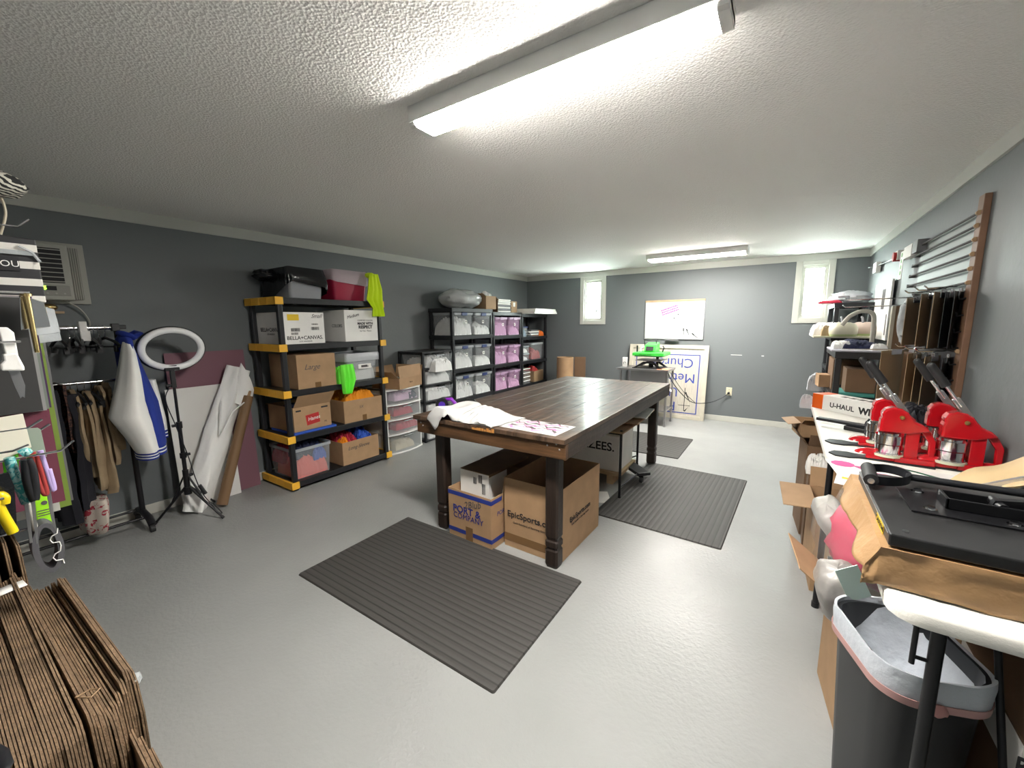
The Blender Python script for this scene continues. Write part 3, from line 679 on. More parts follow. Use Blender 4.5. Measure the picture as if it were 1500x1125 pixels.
text('Long Sleeve', .055, (.2215, -.03, .17), '+x', 'inkgrey', t, name='handwriting', shear=.35)
heap('clothes_heap', 'dark red shirts rising from the brown box on the bottom shelf', 'clothes', 'cloth_red', (.36, 2.53, zb[0]+.08), .34, .22, .25, 12)
heap('clothes_heap', 'blue shirts rising from the brown box on the bottom shelf', 'clothes', 'cloth_blue', (.36, 2.73, zb[0]+.08), .34, .20, .24, 13)
heap('clothes_heap', 'small orange garment at the left edge of the lowest brown box', 'clothes', 'cloth_orange', (.50, 2.46, zb[0]+.15), .10, .08, .14, 14)
# second row
setp(obj('blue_tray', MB().box(.15, .575, 1.93, 2.36, zb[1], zb[1]+.022), 'cloth_blue', bevel=.004), 'flat blue tray under the open brown box with the red logo', 'tray')
t = carton('cardboard_box', 'open brown box with a red logo on the second yellow capped shelf', (.33, 2.13, zb[1]+.023), .02, .44, .38, .235, flaps=(('+x', 38, .15), ('-x', 100, .12)))
obj('red_logo', MB().box(.2205, .2215, -.06, .075, .05, .15, 0, Matrix.Rotation(.10, 4, 'X')), 'labelred', t); text('Hanes', .05, (.223, .008, .105), '+x', 'whitecard', t, spin=.10, shear=.2)
text('M.', .03, (.2215, .13, .05), '+x', 'ink', t); obj('printed_strip', MB().box(.2202, .2212, -.165, -.115, .19, .205).box(.2202, .2212, .09, .16, .19, .205), 'ink', t)
heap('clothes_heap', 'dark navy clothes inside the open box with the red logo', 'clothes', 'cloth_navy', (.33, 2.13, zb[1]+.03), .40, .34, .21, 21)
t = carton('cardboard_box', 'wide brown box full of orange shirts on the second yellow capped shelf', (.345, 2.70, zb[1]), -.05, .47, .46, .235)
text('5X', .04, (.2365, -.03, .15), '+x', 'inkgrey', t, name='handwriting', shear=.2)
tape_strip(t, .2352, .2362, -.02, .03, .0, .06)
heap('clothes_heap', 'orange shirts spilling over the wide brown box on the second shelf', 'clothes', 'cloth_orange', (.345, 2.69, zb[1]+.10), .38, .38, .25, 31, k=1.6)
# third row
t = carton('cardboard_box', 'large closed brown box with handwriting on the third shelf with yellow caps', (.325, 2.20, zb[2]), 0, .50, .39, .32, closed=True)
text('Large', .07, (.2515, -.05, .20), '+x', 'inkgrey', t, name='handwriting', shear=.4); tape_strip(t, .2502, .2512, -.03, .03, .0, .05)
t = tote('storage_bin', 'clear bin lined with a white bag on the third shelf with yellow caps', (.33, 2.745, zb[2]), 0, .44, .42, .28, taper=.86, tag_face=(0.02, .15, .16, .05))
text('Xtra', .035, (.212, .03, .15), '+x', 'inkgrey', t, name='handwriting', shear=.3)
b = MB(); secs = []
for z, k in ((-.07, 1.025), (-.05, 1.03), (.0, 1.04), (.015, 1.0), (-.02, .93), (-.14, .88)):
    row = rrect(.44*k, .42*k, .035, z+.28)
    secs.append([(p[0], p[1], p[2]+.012*ns(p[0]*14, p[1]*14, 3)+(-.03*max(0, ns(p[0]*5, p[1]*5, 1)) if z == -.07 else 0)) for p in row])
b.loft(secs, 0, None, True, False); o = obj('bin_liner', b, 'liner', loc=(.33, 2.745, zb[2])); setp(o, 'white plastic liner folded over the clear bin on the third shelf', 'bag')
heap('clothes_heap', 'white clothes inside the lined bin on the third shelf', 'clothes', 'cloth_white', (.33, 2.745, zb[2]+.006), .35, .33, .22, 35)
heap('clothes_heap', 'pale green clothes at the left of the lined bin on the third shelf', 'clothes', mat('pale_green_cloth', (.45, .70, .25), .9), (.28, 2.66, zb[2]+.13), .20, .12, .13, 36)
o = obj('green_shirt', drape_mb([(0, -.07, .07), (-.05, -.075, .08), (-.16, -.07, .10), (-.27, -.06, .06), (-.30, -.05, .04)], .016, .012, folds=3, seed=2), 'cloth_green', loc=(.615, 2.50, 1.145), rot=(0, .0, PI/2+.0))
setp(o, 'neon green shirt hanging down the front of the third shelf', 'shirt')
heap('green_shirt_top', 'neon green cloth bunched above the hanging green shirt', 'clothes', 'cloth_green', (.52, 2.46, zb[2]), .14, .10, .19, 38)
# fourth row: printed white boxes
t = carton('cardboard_box', 'white printed box with a yellow label on the fourth shelf with yellow caps', (.32, 2.115, zb[3]), 0, .50, .39, .29, m='whitecard', closed=True)
text('BELLA+CANVAS.', .047, (.2515, .0, .055), '+x', 'ink', t, bold=.0005); text('LOS ANGELES', .020, (.2515, .0, .022), '+x', 'inkgrey', t)
text('BELLA+CANVAS.', .050, (.02, -.1965, .13), '-y', 'ink', t, bold=.0005); text('LOS ANGELES', .022, (.02, -.1965, .09), '-y', 'inkgrey', t)
obj('yellow_label', MB().box(.2503, .2513, -.155, -.05, .215, .27), 'labelyellow', t)
text('Small', .05, (.2515, .12, .255), '+x', 'inkgrey', t, name='handwriting', shear=.4)
obj('shipping_label', MB().box(.2503, .2510, .05, .15, .09, .23), 'paper', t); barcode(t, '+x', (.252, .10, .14), .08, .03, 8); barcode(t, '+x', (.252, .10, .18), .06, .012, 9); barcode(t, '+x', (.2512, -.09, .13), .08, .03, 10); barcode(t, '+x', (.2512, -.10, .095), .06, .02, 11)
t = carton('cardboard_box', 'white printed box with a bold slogan, right of the box with the yellow label', (.325, 2.73, zb[3]), 0, .50, .40, .32, m='whitecard', closed=True)
text('COMFORT COLORS', .021, (.2515, .045, .215), '+x', 'inkgrey', t); text('MADE WITH', .034, (.2515, .045, .182), '+x', 'ink', t, bold=.0015); text('RESPECT', .044, (.2515, .045, .145), '+x', 'ink', t, bold=.002); text('for You · Planet', .022, (.2515, .045, .105), '+x', 'inkgrey', t)
text('Medium', .045, (.2515, -.10, .26), '+x', 'inkgrey', t, name='handwriting', spin=.25, shear=.3); text('COLORS', .045, (.12, -.2015, .16), '-y', 'ink', t)
# top row
tote('storage_bin', 'smoky clear bin draped with a black bag on top of the shelf with yellow caps', (.31, 2.20, zb[4]), 0, .44, .36, .26, body=mat('smoky_plastic', (.42, .44, .47), .2, alpha=.75), taper=.86)
b = MB(); secs = []
for z, k, dep in ((-.30, 1.09, 1), (-.20, 1.13, 1), (-.10, 1.10, 1), (-.02, 1.07, 0), (.02, 1.03, 0), (.015, .93, 0), (-.03, .86, 0)):
    row = rrect(.44*k, .36*k, .05, .26, n=7); m_ = len(row); out = []
    for i, p in enumerate(row):
        ang = math.atan2(p[1]/.36, p[0]/.44)
        lift = 0
        if dep:      # the front (+x) shows the bin through an arch
            lift = max(0, math.cos((ang+.1)*1.05))**1.2*(.78) if abs(ang) < 1.5 else 0
        zz = z*(1-lift) if dep else z
        rr = 1+.05*ns(p[0]*9, p[1]*9, z*5)+.03*math.sin(i*2.1)*dep
        out.append((p[0]*rr, p[1]*rr, .26+zz+.012*ns(p[0]*12, p[1]*12, 2)))
    secs.append(out)
b.loft(secs, 0, None, True, False); o = obj('trash_bag', b, 'bagblack', loc=(.31, 2.20, zb[4])); setp(o, 'black plastic bag draped over the smoky bin on top of the shelf', 'bag')
o = obj('bag_tail', MB().ball((0, 0, 0), .10, 1.2, 1, .5, 16, 9, fn=lambda d: 1+.5*ns(d.x*3, d.y*3, d.z*3)), 'bagblack', loc=(.20, 2.00, zb[4]+.235)); o.parent = C.objects['trash_bag']; o.location = (-.12, -.21, .22)
t = tote('storage_bin', 'maroon bin with a clear liner on top of the shelf with yellow caps', (.32, 2.665, zb[4]), 0, .44, .42, .255, body='maroon', rim='maroon', taper=.86)
obj('white_label', MB().box(.20, .2135, .07, .14, .205, .225), 'paper', t)
b = MB(); secs = []
for z, k in ((-.055, 1.03), (-.02, 1.035), (.035, 1.02), (.05, .97), (.02, .90), (-.05, .85)):
    row = rrect(.44*k, .42*k, .045, .255, n=7); secs.append([(p[0], p[1], p[2]+z+.016*ns(p[0]*11, p[1]*11, 7)-(.06*max(0, math.cos(1.5*(math.atan2(p[1], p[0])-.2))) if z == -.055 and p[0] > 0 else 0)) for p in row])
b.loft(secs, 0, None, True, False); o = obj('bin_liner', b, mat('pinkish_liner', (.58, .50, .54), .25, bump=.5, bscale=30, alpha=.72), loc=(.32, 2.665, zb[4])); setp(o, 'clear liner folded over the maroon bin on top of the shelf', 'bag')
heap('clothes_heap', 'black clothes bulging out of the lined maroon bin', 'clothes', 'cloth_navy', (.30, 2.70, zb[4]+.14), .34, .38, .185, 41)
o = obj('yellow_shirt', drape_mb([(0, -.06, .045), (-.06, -.075, .06), (-.16, -.09, .085), (-.27, -.115, .08), (-.36, -.05, .085), (-.43, -.055, .095), (-.445, -.05, .09)], .02, .012, folds=3, seed=5), 'cloth_yellow', loc=(.615, 2.895, 2.075), rot=(0, 0, PI/2))
setp(o, 'neon yellow shirt hanging over the right end of the maroon bin', 'shirt')
o = obj('shirt_shoulder', MB().ball((0, 0, 0), .06, .9, 1.1, .45, 12, 8, fn=lambda d: 1+.3*ns(d.x*3, d.y*3, d.z*3)), 'cloth_yellow', C.objects['yellow_shirt'], loc=(-.015, .06, -.012))

# ================================================================== WHITE DRAWER UNIT
def drawer_unit(label, loc, dx, dy, tops, frame, body='clear', bow=.03):
    t = thing('drawer_unit', label, 'drawers', loc); z1 = tops[-1]
    b = MB(); e = .022
    b.box(0, dx-.03, 0, e, 0, z1).box(0, dx-.03, dy-e, dy, 0, z1).box(0, e, e, dy-e, 0, z1)
    zs = [0]+list(tops)
    for z in zs: b.prism([(0, 0), (dx-.02, 0), (dx+bow*.6, dy*.25), (dx+bow, dy/2), (dx+bow*.6, dy*.75), (dx-.02, dy), (0, dy)], 'z', max(0, z-.018), z if z else .018)
    obj('frame', b, frame, t, bevel=.002)
    for a, c in zip(zs[:-1], zs[1:]):
        a += .020; c -= .026
        b = MB(); poly = [(.03, e+.006), (dx-.01, e+.006), (dx+bow*.6+.004, dy*.27), (dx+bow+.004, dy/2), (dx+bow*.6+.004, dy*.73), (dx-.01, dy-e-.006), (.03, dy-e-.006)]
        pin = [(p[0]*.985+.006, (p[1]-dy/2)*.97+dy/2) for p in poly]
        b.loft([[(x, y, a) for x, y in poly], [(x, y, c) for x, y in poly], [(x, y, c) for x, y in pin], [(x, y, a+.004) for x, y in pin]], 0, None, False, True)
        d = obj('drawer', b, body, t)
        obj('handle', MB().box(dx+bow, dx+bow+.014, dy/2-.07, dy/2+.07, c-.012, c-.004), 'lidclear', d, bevel=.002)
    return t
drawer_unit('white framed drawer unit with four clear drawers right of the tall shelf', (.06, 3.05, 0), .46, .54, (.245, .425, .605, .785), 'white')
cnt = [('cloth_cream', .024, 'cream and blue clothes in the lowest clear drawer'), ('cloth_red', .27, 'pink and dark clothes in the second clear drawer from the floor'), ('cloth_red', .45, 'dark red clothes in the third clear drawer from the floor'), ('cloth_pink', .63, 'pink and grey clothes in the top clear drawer')]
for k, (m_, z, lab) in enumerate(cnt):
    heap('clothes_heap', lab+' of the white framed unit', 'clothes', m_, (.30, 3.32+.05*(k % 2), z+.002), .36, .30+.06*(k % 2), .12, 50+k)
heap('clothes_heap', 'dark clothes at the right of the top clear drawer of the white framed unit', 'clothes', 'cloth_navy', (.42, 3.48, .632), .12, .12, .10, 57)
# carton on the drawers
t = carton('cardboard_box', 'open brown box lying on the white framed drawer unit', (.35, 3.36, .786), .22, .40, .46, .13, flaps=(('-y', 55, .16), ('+x', -8, .14), ('-x', 20, .12), ('+y', 12, .12)))
text('BELLA', .022, (.2015, .0, .065), '+x', 'ink', t)
heap('clothes_heap', 'white papers inside the open box on the drawer unit', 'papers', 'whitecard', (.35, 3.33, .793), .28, .32, .10, 61)
# black framed drawers
t = thing('drawer_unit', 'black framed drawer unit with white clothes between the two shelf groups', 'drawers', (.03, 3.66, 0))
b = MB(); dx, dy = .46, .56
for x in (0, dx-.03):
    for y in (0, dy-.03): b.box(x, x+.03, y, y+.03, 0, 1.18)
b.box(0, dx, 0, dy, 1.165, 1.19)
tiers = (.03, .33, .545, .76, .975)
for z in tiers: b.box(0, dx, 0, dy, z-.02, z)
obj('frame', b, 'black', t, bevel=.003)
for k, z in enumerate(tiers):
    h = .175 if k else .26; xo = .035
    b = MB(); b.loft([rrect(.42, .49, .03, z+.004), rrect(.46, .52, .03, z+h), rrect(.45, .51, .03, z+h), rrect(.41, .48, .03, z+.008)], 0, Matrix.Translation((.23+xo, .28, 0)), False, True)
    d = obj('drawer', b, 'clear', t); obj('handle', MB().box(.46+xo, .474+xo, .21, .35, z+h-.02, z+h-.006), 'lidclear', d, bevel=.003)
    if k in (0, 1): obj('sticker', MB().box(.449+xo, .451+xo, .24, .31, z+h*.45, z+h*.45+.035), 'paper', d)
for k, (z, h, nm) in enumerate(((.04, .20, 'lowest'), (.34, .14, 'second'), (.555, .15, 'third'), (.77, .17, 'fourth'), (.985, .15, 'topmost'))):
    heap('clothes_heap', 'white clothes in the %s drawer of the black framed unit' % nm, 'clothes', 'cloth_white', (.30, 3.94, z), .38, .43, h, 70+k)
heap('clothes_heap', 'white shirts bulging over the front of the black framed drawers', 'clothes', 'cloth_white', (.53, 3.93, .93), .14, .32, .16, 79)
# ================================================================== SHELF GROUP BY THE BACK CORNER
S2 = .49; XB = .03
ys = [4.25, 5.20, 6.045, 6.955]
tops = (1.76, 1.72, 1.70)
nm = ('left', 'middle', 'right')
LV2 = [(.09, .475, .905, 1.375), (.09, .455, .885, 1.345), (.09, .45, .87, 1.30)]
for k in range(3):
    shelf_unit('black plastic shelf, %s one of the three by the back corner' % nm[k], (XB, ys[k], 0), .45, ys[k+1]-ys[k]-.008, LV2[k]+(tops[k],))
row_name = ('top', 'middle', 'low', 'bottom')
def bins_in(k, body, lid, hm, col, hh, rows):
    w_ = (ys[k+1]-ys[k]-.008-.05)/2
    for r, lv in enumerate(rows):
        z = LV2[k][lv]+.001
        for s in range(2):
            yc = ys[k]+.025+w_*(s+.5)
            side = ('left', 'right')[s]
            tote('storage_bin', '%s lidded bin, %s one in the %s row of the %s corner shelf' % (col, side, row_name[r], nm[k]), (XB+.235, yc, z), 0, .44, w_*.93, hh, body=body, rim=lid, lid=lid, taper=.90, latch='latch' if k == 0 else 'lidpink', tag_face=((.0 if s else .05), hh*.62, .045, .045))
            heap('clothes_heap', '%s clothes in the %s bin in the %s row of the %s corner shelf' % (('white', 'pink')[k], side, row_name[r], nm[k]), 'clothes', hm, (XB+.235, yc, z+.006), .39, w_*.82, hh*(.80 if s == 0 else .55)*(.9 if r else 1.0), 100+k*20+r*3+s, k=1.5)
bins_in(0, 'clear', 'lidclear', 'cloth_white', 'clear', .315, (3, 2, 1, 0))
bins_in(1, 'clearpink', 'lidpink', 'cloth_pink', 'pink tinted', .285, (3, 2, 1))
# the tops of the corner shelves
b = MB(); b.ball((0, 0, 0), 1, .22, .40, .150, 30, 20, fn=lambda d: 1+.16*ns(d.x*2.5, d.y*2.5, d.z*2.5)+.05*ns(d.x*7, d.y*7, d.z*7)-.10*math.exp(-(d.y*6)**2))
o = obj('plastic_bag', b, mat('stuffed_bag_film', (.42, .44, .44), .25, bump=.8, bscale=18, coat=.5), loc=(.27, 4.68, 1.90)); setp(o, 'big stuffed translucent bag lying on top of the left corner shelf', 'bag')
t = carton('cardboard_box', 'open brown box on the left corner shelf right of the stuffed bag', (.28, 5.18, 1.761), .0, .36, .26, .20, m='tan', flaps=(('-y', 65, .08), ('+y', 120, .1)))
heap('clothes_heap', 'white garments sticking out of the open box on the corner shelf', 'clothes', 'cloth_white', (.28, 5.20, 1.77), .30, .22, .25, 131)
for k in range(7):
    o = obj('shirt_pack', MB().box(-.16, .16, -.19, .19, 0, .028), 'grey' if k in (1, 3) else 'paper', loc=(.27+.01*(k % 2), 5.58, 1.722+k*.030), rot=(0, 0, .04*((k*7) % 3-1)), bevel=.008)
    setp(o, '%s packed shirt, %s in the stack on the middle corner shelf' % ('grey' if k in (1, 3) else 'white', ('lowest', 'second from below', 'third from below', 'fourth from below', 'third from the top', 'second from the top', 'topmost')[k]), 'shirt pack', 'stacked flat shirt packs')
setp(obj('cardboard_sheet', MB().box(.10, .45, 5.365, 5.373, 1.722, 1.93), 'kraftdark'), 'dark flap of cardboard left of the stacked shirt packs', 'cardboard')
t = carton('cardboard_box', 'small tan closed box on the middle corner shelf right of the shirt packs', (.25, 5.95, 1.722), 0, .26, .18, .19, m='tan', closed=True)
obj('white_label', MB().box(.1302, .131, -.03, .03, .10, .17), 'paper', t)
for k in range(3):
    o = obj('flat_box', MB().box(-.33, .33, -.40, .38, 0, .028), 'whitecard' if k != 1 else 'paper', loc=(.39-.02*k, 6.50+.02*k, 1.702+k*.030), rot=(0, 0, .03*(k-1)), bevel=.002); setp(o, 'flat white box, %s of three overhanging the right corner shelf' % ('lowest', 'middle one', 'topmost')[k], 'box')
# right corner shelf contents
z = LV2[2][3]+.001
tote('storage_bin', 'small blue grey bin on the top row of the right corner shelf', (.30, 6.20, z), 0, .30, .22, .18, body='clear', rim='latch')
heap('clothes_heap', 'blue items inside the small blue grey bin of the right corner shelf', 'clothes', mat('greyblue_cloth', (.12, .20, .30), .8), (.30, 6.20, z+.006), .24, .16, .14, 140)
for k in range(5):
    o = obj('flat_tray', MB().box(-.15, .17, -.16, .16, 0, .022), ('clear', 'paper', 'grey', 'paper', 'grey')[k], loc=(.29, 6.50, z+k*.045), rot=(0, .0, .1*((k*5) % 3-1)), bevel=.002)
    o.location.z = z+k*.0235; setp(o, 'flat tray, %s in the pile on the right corner shelf' % ('lowest', 'second from below', 'third from below', 'fourth from below', 'topmost')[k], 'tray')
heap('clothes_heap', 'orange packets on the top row of the right corner shelf', 'packets', mat('orange_packets', (.85, .18, .02), .5), (.38, 6.76, z), .16, .18, .10, 143)
z = LV2[2][2]+.001
for k in range(2):
    tote('storage_bin', 'small clear box with grey lid, %s of two stacked on the right corner shelf' % ('lower', 'upper')[k], (.30, 6.22, z+k*.135), 0, .32, .24, .125, lid='lidclear', taper=.94)
    heap('clothes_heap', 'white bits in the %s small clear box of the right corner shelf' % ('lower', 'upper')[k], 'supplies', 'cloth_white', (.30, 6.22, z+k*.135+.006), .25, .18, .08, 146+k)
tote('storage_bin', 'tall clear bin with red items on the middle row of the right corner shelf', (.28, 6.62, z), 0, .36, .42, .30, lid='lidclear', taper=.92)
heap('clothes_heap', 'red and grey items in the tall clear bin of the right corner shelf', 'supplies', 'labelred', (.28, 6.62, z+.006), .28, .32, .20, 149)
z = LV2[2][1]+.001
for k in range(4):
    o = obj('small_drawer_box', MB().box(-.15, .16, -.12, .12, 0, .066), 'clear', loc=(.30, 6.22, z+k*.072), bevel=.003); setp(o, 'small clear drawer, %s in the pile low on the right corner shelf' % ('lowest', 'second from below', 'third from below', 'topmost')[k], 'drawer')
    obj('front_rail', MB().box(.16, .168, -.12, .12, .052, .066), 'paper', o)
t = carton('cardboard_box', 'tan box with red packets low on the right corner shelf', (.28, 6.68, z), 0, .34, .34, .20, m='tan')
heap('clothes_heap', 'red packets in the tan box low on the right corner shelf', 'supplies', 'labelred', (.28, 6.66, z+.02), .28, .28, .25, 151)

# ================================================================== LEANING BOARDS, ROLLS, LAMP ON THE LEFT
def leaning(name, label, cat, m, x0, y0, y1, h, lean_deg, th=.008):
    o = obj(name, MB().box(0, th, y0, y1, 0, h), m); o.location = (x0, 0, 0); o.rotation_euler = (0, -math.radians(lean_deg), 0); return setp(o, label, cat)
leaning('mauve_board', 'tall mauve board leaning on the left wall behind the ring light', 'board', 'board_pink', .105, 1.20, 1.80, 1.325, 3.3)
leaning('white_board', 'white foam board leaning in front of the mauve board', 'board', 'board_white', .165, 1.16, 1.60, 1.03, 4.5)
t = thing('vinyl_roll', 'loosely unrolled white sheet slumped diagonally against the leaning boards', 'sheet', (0, 0, 0))
b = MB(); rows = []
P0 = Vector((.29, 1.19, .01)); P1 = Vector((.15, 1.70, 1.16))
for i in range(25):
    s = i/24; c = P0.lerp(P1, s); wd = .085+.025*math.sin(s*3.1)+.04*max(0, s-.7); row = []
    ax = Vector((0, .92, -.40)).normalized()
    for j in range(17):
        u = j/16*2-1
        bulge = .045*(1-u*u)+.014*math.sin(u*5+s*9)*(1-abs(u)*.4)+.02*ns(u*3, s*6, 4)
        row.append(c+ax*wd*u*(1+.16*ns(s*5, 2, 1))+Vector((1, 0, .1))*bulge)
    rows.append(row+[q+Vector((-.006, 0, 0)) for q in reversed(row)])
b.loft(rows, 0, None, True, True); obj('sheet', b, 'cloth_white', t)
b = MB(); b.tube([(.34, 1.44, .64), (.33, 1.54, .80), (.28, 1.66, .86)], .006, 6); b.tube([(.31, 1.43, .62), (.31, 1.46, .78), (.27, 1.49, .90)], .006, 6); obj('fold_edge', b, 'cloth_white', t)
b = MB(); rows = []
for i in range(9):
    s = i/8; c = Vector((.21, 1.55+.13*s, .88+.33*s)); row = []
    for j in range(11):
        u = j/10; row.append(c+Vector((.04*math.sin(u*3), .02+.16*u*(1-.5*s), -.10*u-.16*u*s+.0)))
    rows.append(row+[q+Vector((-.006, 0, .002)) for q in reversed(row)])
b.loft(rows, 0, None, True, True); obj('folded_corner', b, 'cloth_white', t)
t = thing('kraft_roll', 'long brown paper roll leaning on the wall beside the tall shelf', 'paper roll', (0, 0, 0))
a, c = Vector((.36, 1.37, .02)), Vector((.24, 1.715, .905)); obj('roll', MB().cyl(a, c, .042, n=20), mat('brown_roll_paper', (.20, .115, .055), .6), t); dd = (c-a).normalized()
obj('core', MB().cyl(c-dd*.01, c+dd*.05, .016, n=12), 'tan', t)
# ring light
rc = Vector((.42, 1.152, 1.375))
t = thing('ring_light', 'ring light on a black tripod standing before the leaning boards', 'lamp', (.42, 1.13, 0))
T0 = Matrix.Translation(-Vector((.42, 1.13, 0)))
b = MB(); b.tube([rc+Vector((.02*math.sin(a)+.0, (.184)*math.cos(a), .142*math.sin(a))) for a in [2*PI*k/48 for k in range(48)]], .023, 12, closed=True, T=T0)
obj('ring', b, mat('ring_diffuser', (.85, .86, .87), .35), t)
b = MB(); b.tube([rc+Vector((-.018, 0, 0))+Vector((.02*math.sin(a), (.201)*math.cos(a), .153*math.sin(a))) for a in [2*PI*k/48 for k in range(48)]], .019, 8, closed=True, T=T0); obj('ring_back', b, 'black', t)
b = MB(); b.box(-.02, .02, -.045, .045, 1.215, 1.235).box(-.012, .012, -.015, .015, 1.08, 1.215).box(-.02, .0, -.035, .035, 1.235, 1.25); obj('phone_clamp', b, 'black', t, bevel=.003)
b = MB(); b.cyl((0, 0, .38), (0, 0, .78), .014).cyl((0, 0, .70), (0, 0, 1.09), .0095).cyl((0, 0, .76), (0, 0, .81), .02).cyl((0, 0, .52), (0, 0, .56), .022).cyl((0, 0, .26), (0, 0, .42), .02).cyl((0, 0, .22), (0, 0, .28), .026); obj('pole', b, 'blackmetal', t)
for z, a in ((.785, 1), (.54, 1), (.37, 2), (1.1, 1)): obj('knob', MB().cyl((0, .0, z), (0, .045*(1 if z < .7 else -1), z), .011), 'black', t)
for fx, fy in ((.281, .935), (.627, 1.278), (.20, 1.37)):
    L = Vector((fx-.42, fy-1.13, .008)); b = MB(); top = Vector((L.x*.08, L.y*.08, .27)); b.cyl(top, L, .010, .008); d = obj('leg', b, 'blackmetal', t)
    obj('brace', MB().cyl((L.x*.04, L.y*.04, .38), L*.45+top*.55, .006), 'blackmetal', t)
    obj('foot', MB().cyl(L+(top-L)*.06, L, .011), 'rubber', d)
obj('cable', MB().tube(catenary([(0, -.02, 1.1), (.03, -.07, 1.0), (.02, -.03, .8), (.025, .02, .55), (.03, .05, .34), (.05, .08, .20), (.09, .12, .10), (.07, .15, .03), (.12, .17, .02), (.10, .12, .12)]), .004, 6), 'black', t)
obj('power_brick', MB().cyl((.045, .065, .28), (.06, .095, .20), .014), 'black', t)

# ================================================================== GARMENT RACK
RX = .22
t = thing('garment_rack', 'black rolling garment rack with a chrome rail by the left wall', 'rack', (RX, .42, 0))
obj('top_rail', MB().cyl((0, -.50, 1.54), (0, .50, 1.54), .014), 'chrome', t); obj('lower_rail', MB().cyl((.0, -.50, 1.16), (0, .50, 1.16), .011), 'chrome', t)
for s in (-1, 1):
    y = .47*s
    obj('post', MB().cyl((0, y, .11), (0, y, 1.0), .018).cyl((0, y, 1.0), (0, y, 1.53), .011), 'blackmetal', t)
    obj('joint', MB().box(-.022, .022, y-.022, y+.022, 1.515, 1.57).box(-.016, .016, y+.0, y+.06, 1.53, 1.56), 'black', t, bevel=.004)
    obj('foot_bar', MB().tube([(-.16, y, .06), (-.12, y, .10), (.0, y, .115), (.14, y, .10), (.19, y, .06)], .024, 10), 'black', t)
    for x in (-.15, .185): obj('caster', MB().cyl((x, y-.014, .03), (x, y+.014, .03), .029, n=14), 'rubber', t)
obj('base_rail', MB().cyl((-.09, -.47, .11), (-.09, .47, .11), .010), 'blackmetal', t); obj('base_rail', MB().cyl((.10, -.47, .10), (.10, .47, .10), .010), 'blackmetal', t)
# hangers on the top rail
hang_names = ['first empty black hanger from the open end of the chrome rail', 'second empty black hanger from the open end', 'third empty black hanger from the open end', 'fourth empty black hanger from the open end', 'fifth empty black hanger from the open end', 'sixth empty black hanger from the open end', 'seventh empty black hanger from the open end', 'eighth empty black hanger from the open end']
def hanger_mb():
    b = MB(); b.tube([(-.006, 0, -.02), (-.016, 0, .0), (-.010, 0, .016), (.006, 0, .017), (.015, 0, .004)]+[(.0, 0, -.035), (0, 0, -.06)], .0022, 5); return b
def hanger(label, y, z=1.54, rz=0.):
    t = thing('clothes_hanger', label, 'hanger', (RX, y, z), rz, 'black hangers on the rack')
    obj('hook', MB().tube([(-.017, 0, -.004), (-.016, 0, .006), (-.008, 0, .0175), (.006, 0, .018), (.017, 0, .006), (.012, 0, -.018), (0, 0, -.035), (0, 0, -.07)], .0022, 6), 'chrome', t)
    obj('bar', MB().tube([(-.17, 0, -.125), (-.10, 0, -.095), (0, 0, -.07), (.10, 0, -.095), (.17, 0, -.125)], .010, 6).tube([(-.165, 0, -.135), (.165, 0, -.135)], .006, 6), 'black', t)
    for x in (-.12, .12): obj('clip', MB().box(x-.014, x+.014, -.012, .012, -.17, -.125), 'black', t)
    return t
hs = [.83, .80, .775, .75, .71, .68, .655, .60]
for i, y in enumerate(hs): hanger(hang_names[i], y, rz=random.uniform(-.25, .25))
t = thing('clear_hanger', 'clear white clip hanger on the chrome rail near the jacket', 'hanger', (RX, .72, 1.54))
obj('body', MB().box(-.02, .045, -.02, .02, -.03, .045).box(.03, .05, -.02, .03, -.09, -.02), 'whitecard', t, bevel=.005)
# jacket on the open end
t = thing('varsity_jacket', 'blue jacket with white sleeve and striped hem hanging on the end of the rack', 'jacket', (.36, .90, 0))
def body_secs(prof, n=30, seed=0, fold=.05):
    secs = []
    for (z, cx, cy, rx, ry) in prof:
        row = []
        for j in range(n):
            a = 2*PI*j/n; k = 1+fold*ns(math.cos(a)*2.4, math.sin(a)*2.4, z*1.6+seed)+fold*.5*math.sin(a*5+z*2)
            row.append((cx+rx*k*math.cos(a), cy+ry*k*math.sin(a), z))
        secs.append(row)
    return secs
b = MB(); b.loft(body_secs([(1.485, -.04, .01, .06, .032), (1.46, -.04, .005, .12, .035), (1.40, -.04, .0, .17, .035), (1.25, -.03, .015, .20, .05), (1.0, -.03, .05, .22, .075), (.80, -.03, .055, .23, .085), (.68, -.03, .06, .22, .085)], fold=.10)); obj('body', b, 'cloth_royal', t)
b = MB()
for k, (z0, z1, mi) in enumerate(((.68, .665, 0), (.665, .654, 1), (.654, .640, 0), (.640, .629, 1), (.629, .612, 0))):
    b.loft(body_secs([(z0, -.03, .06, .218, .083), (z1, -.03, .06, .215, .082)], fold=.02), mi, None, True, k in (0, 4))
obj('striped_hem', b, ['cloth_royal', 'cloth_white'], t)
b = MB(); b.loft(body_secs([(1.44, .04, .0, .05, .022), (1.36, .09, -.015, .10, .035), (1.20, .11, -.035, .13, .058), (1.02, .12, -.058, .14, .085), (.93, .13, -.068, .14, .105), (.87, .13, -.05, .14, .098), (.76, .13, -.02, .13, .080), (.655, .135, .0, .12, .062)], seed=4, fold=.10)); obj('sleeve', b, mat('white_wool', (.84, .83, .80), .9), t, 'white sleeve')
b = MB()
for k, (z0, z1, mi) in enumerate(((.655, .643, 0), (.643, .634, 1), (.634, .624, 0), (.624, .615, 1), (.615, .604, 0))):
    b.loft(body_secs([(z0, .135, .0, .119, .062), (z1, .135, .0, .117, .061)], fold=.02), mi, None, True, k in (0, 4))
obj('striped_cuff', b, ['cloth_royal', 'cloth_white'], t)
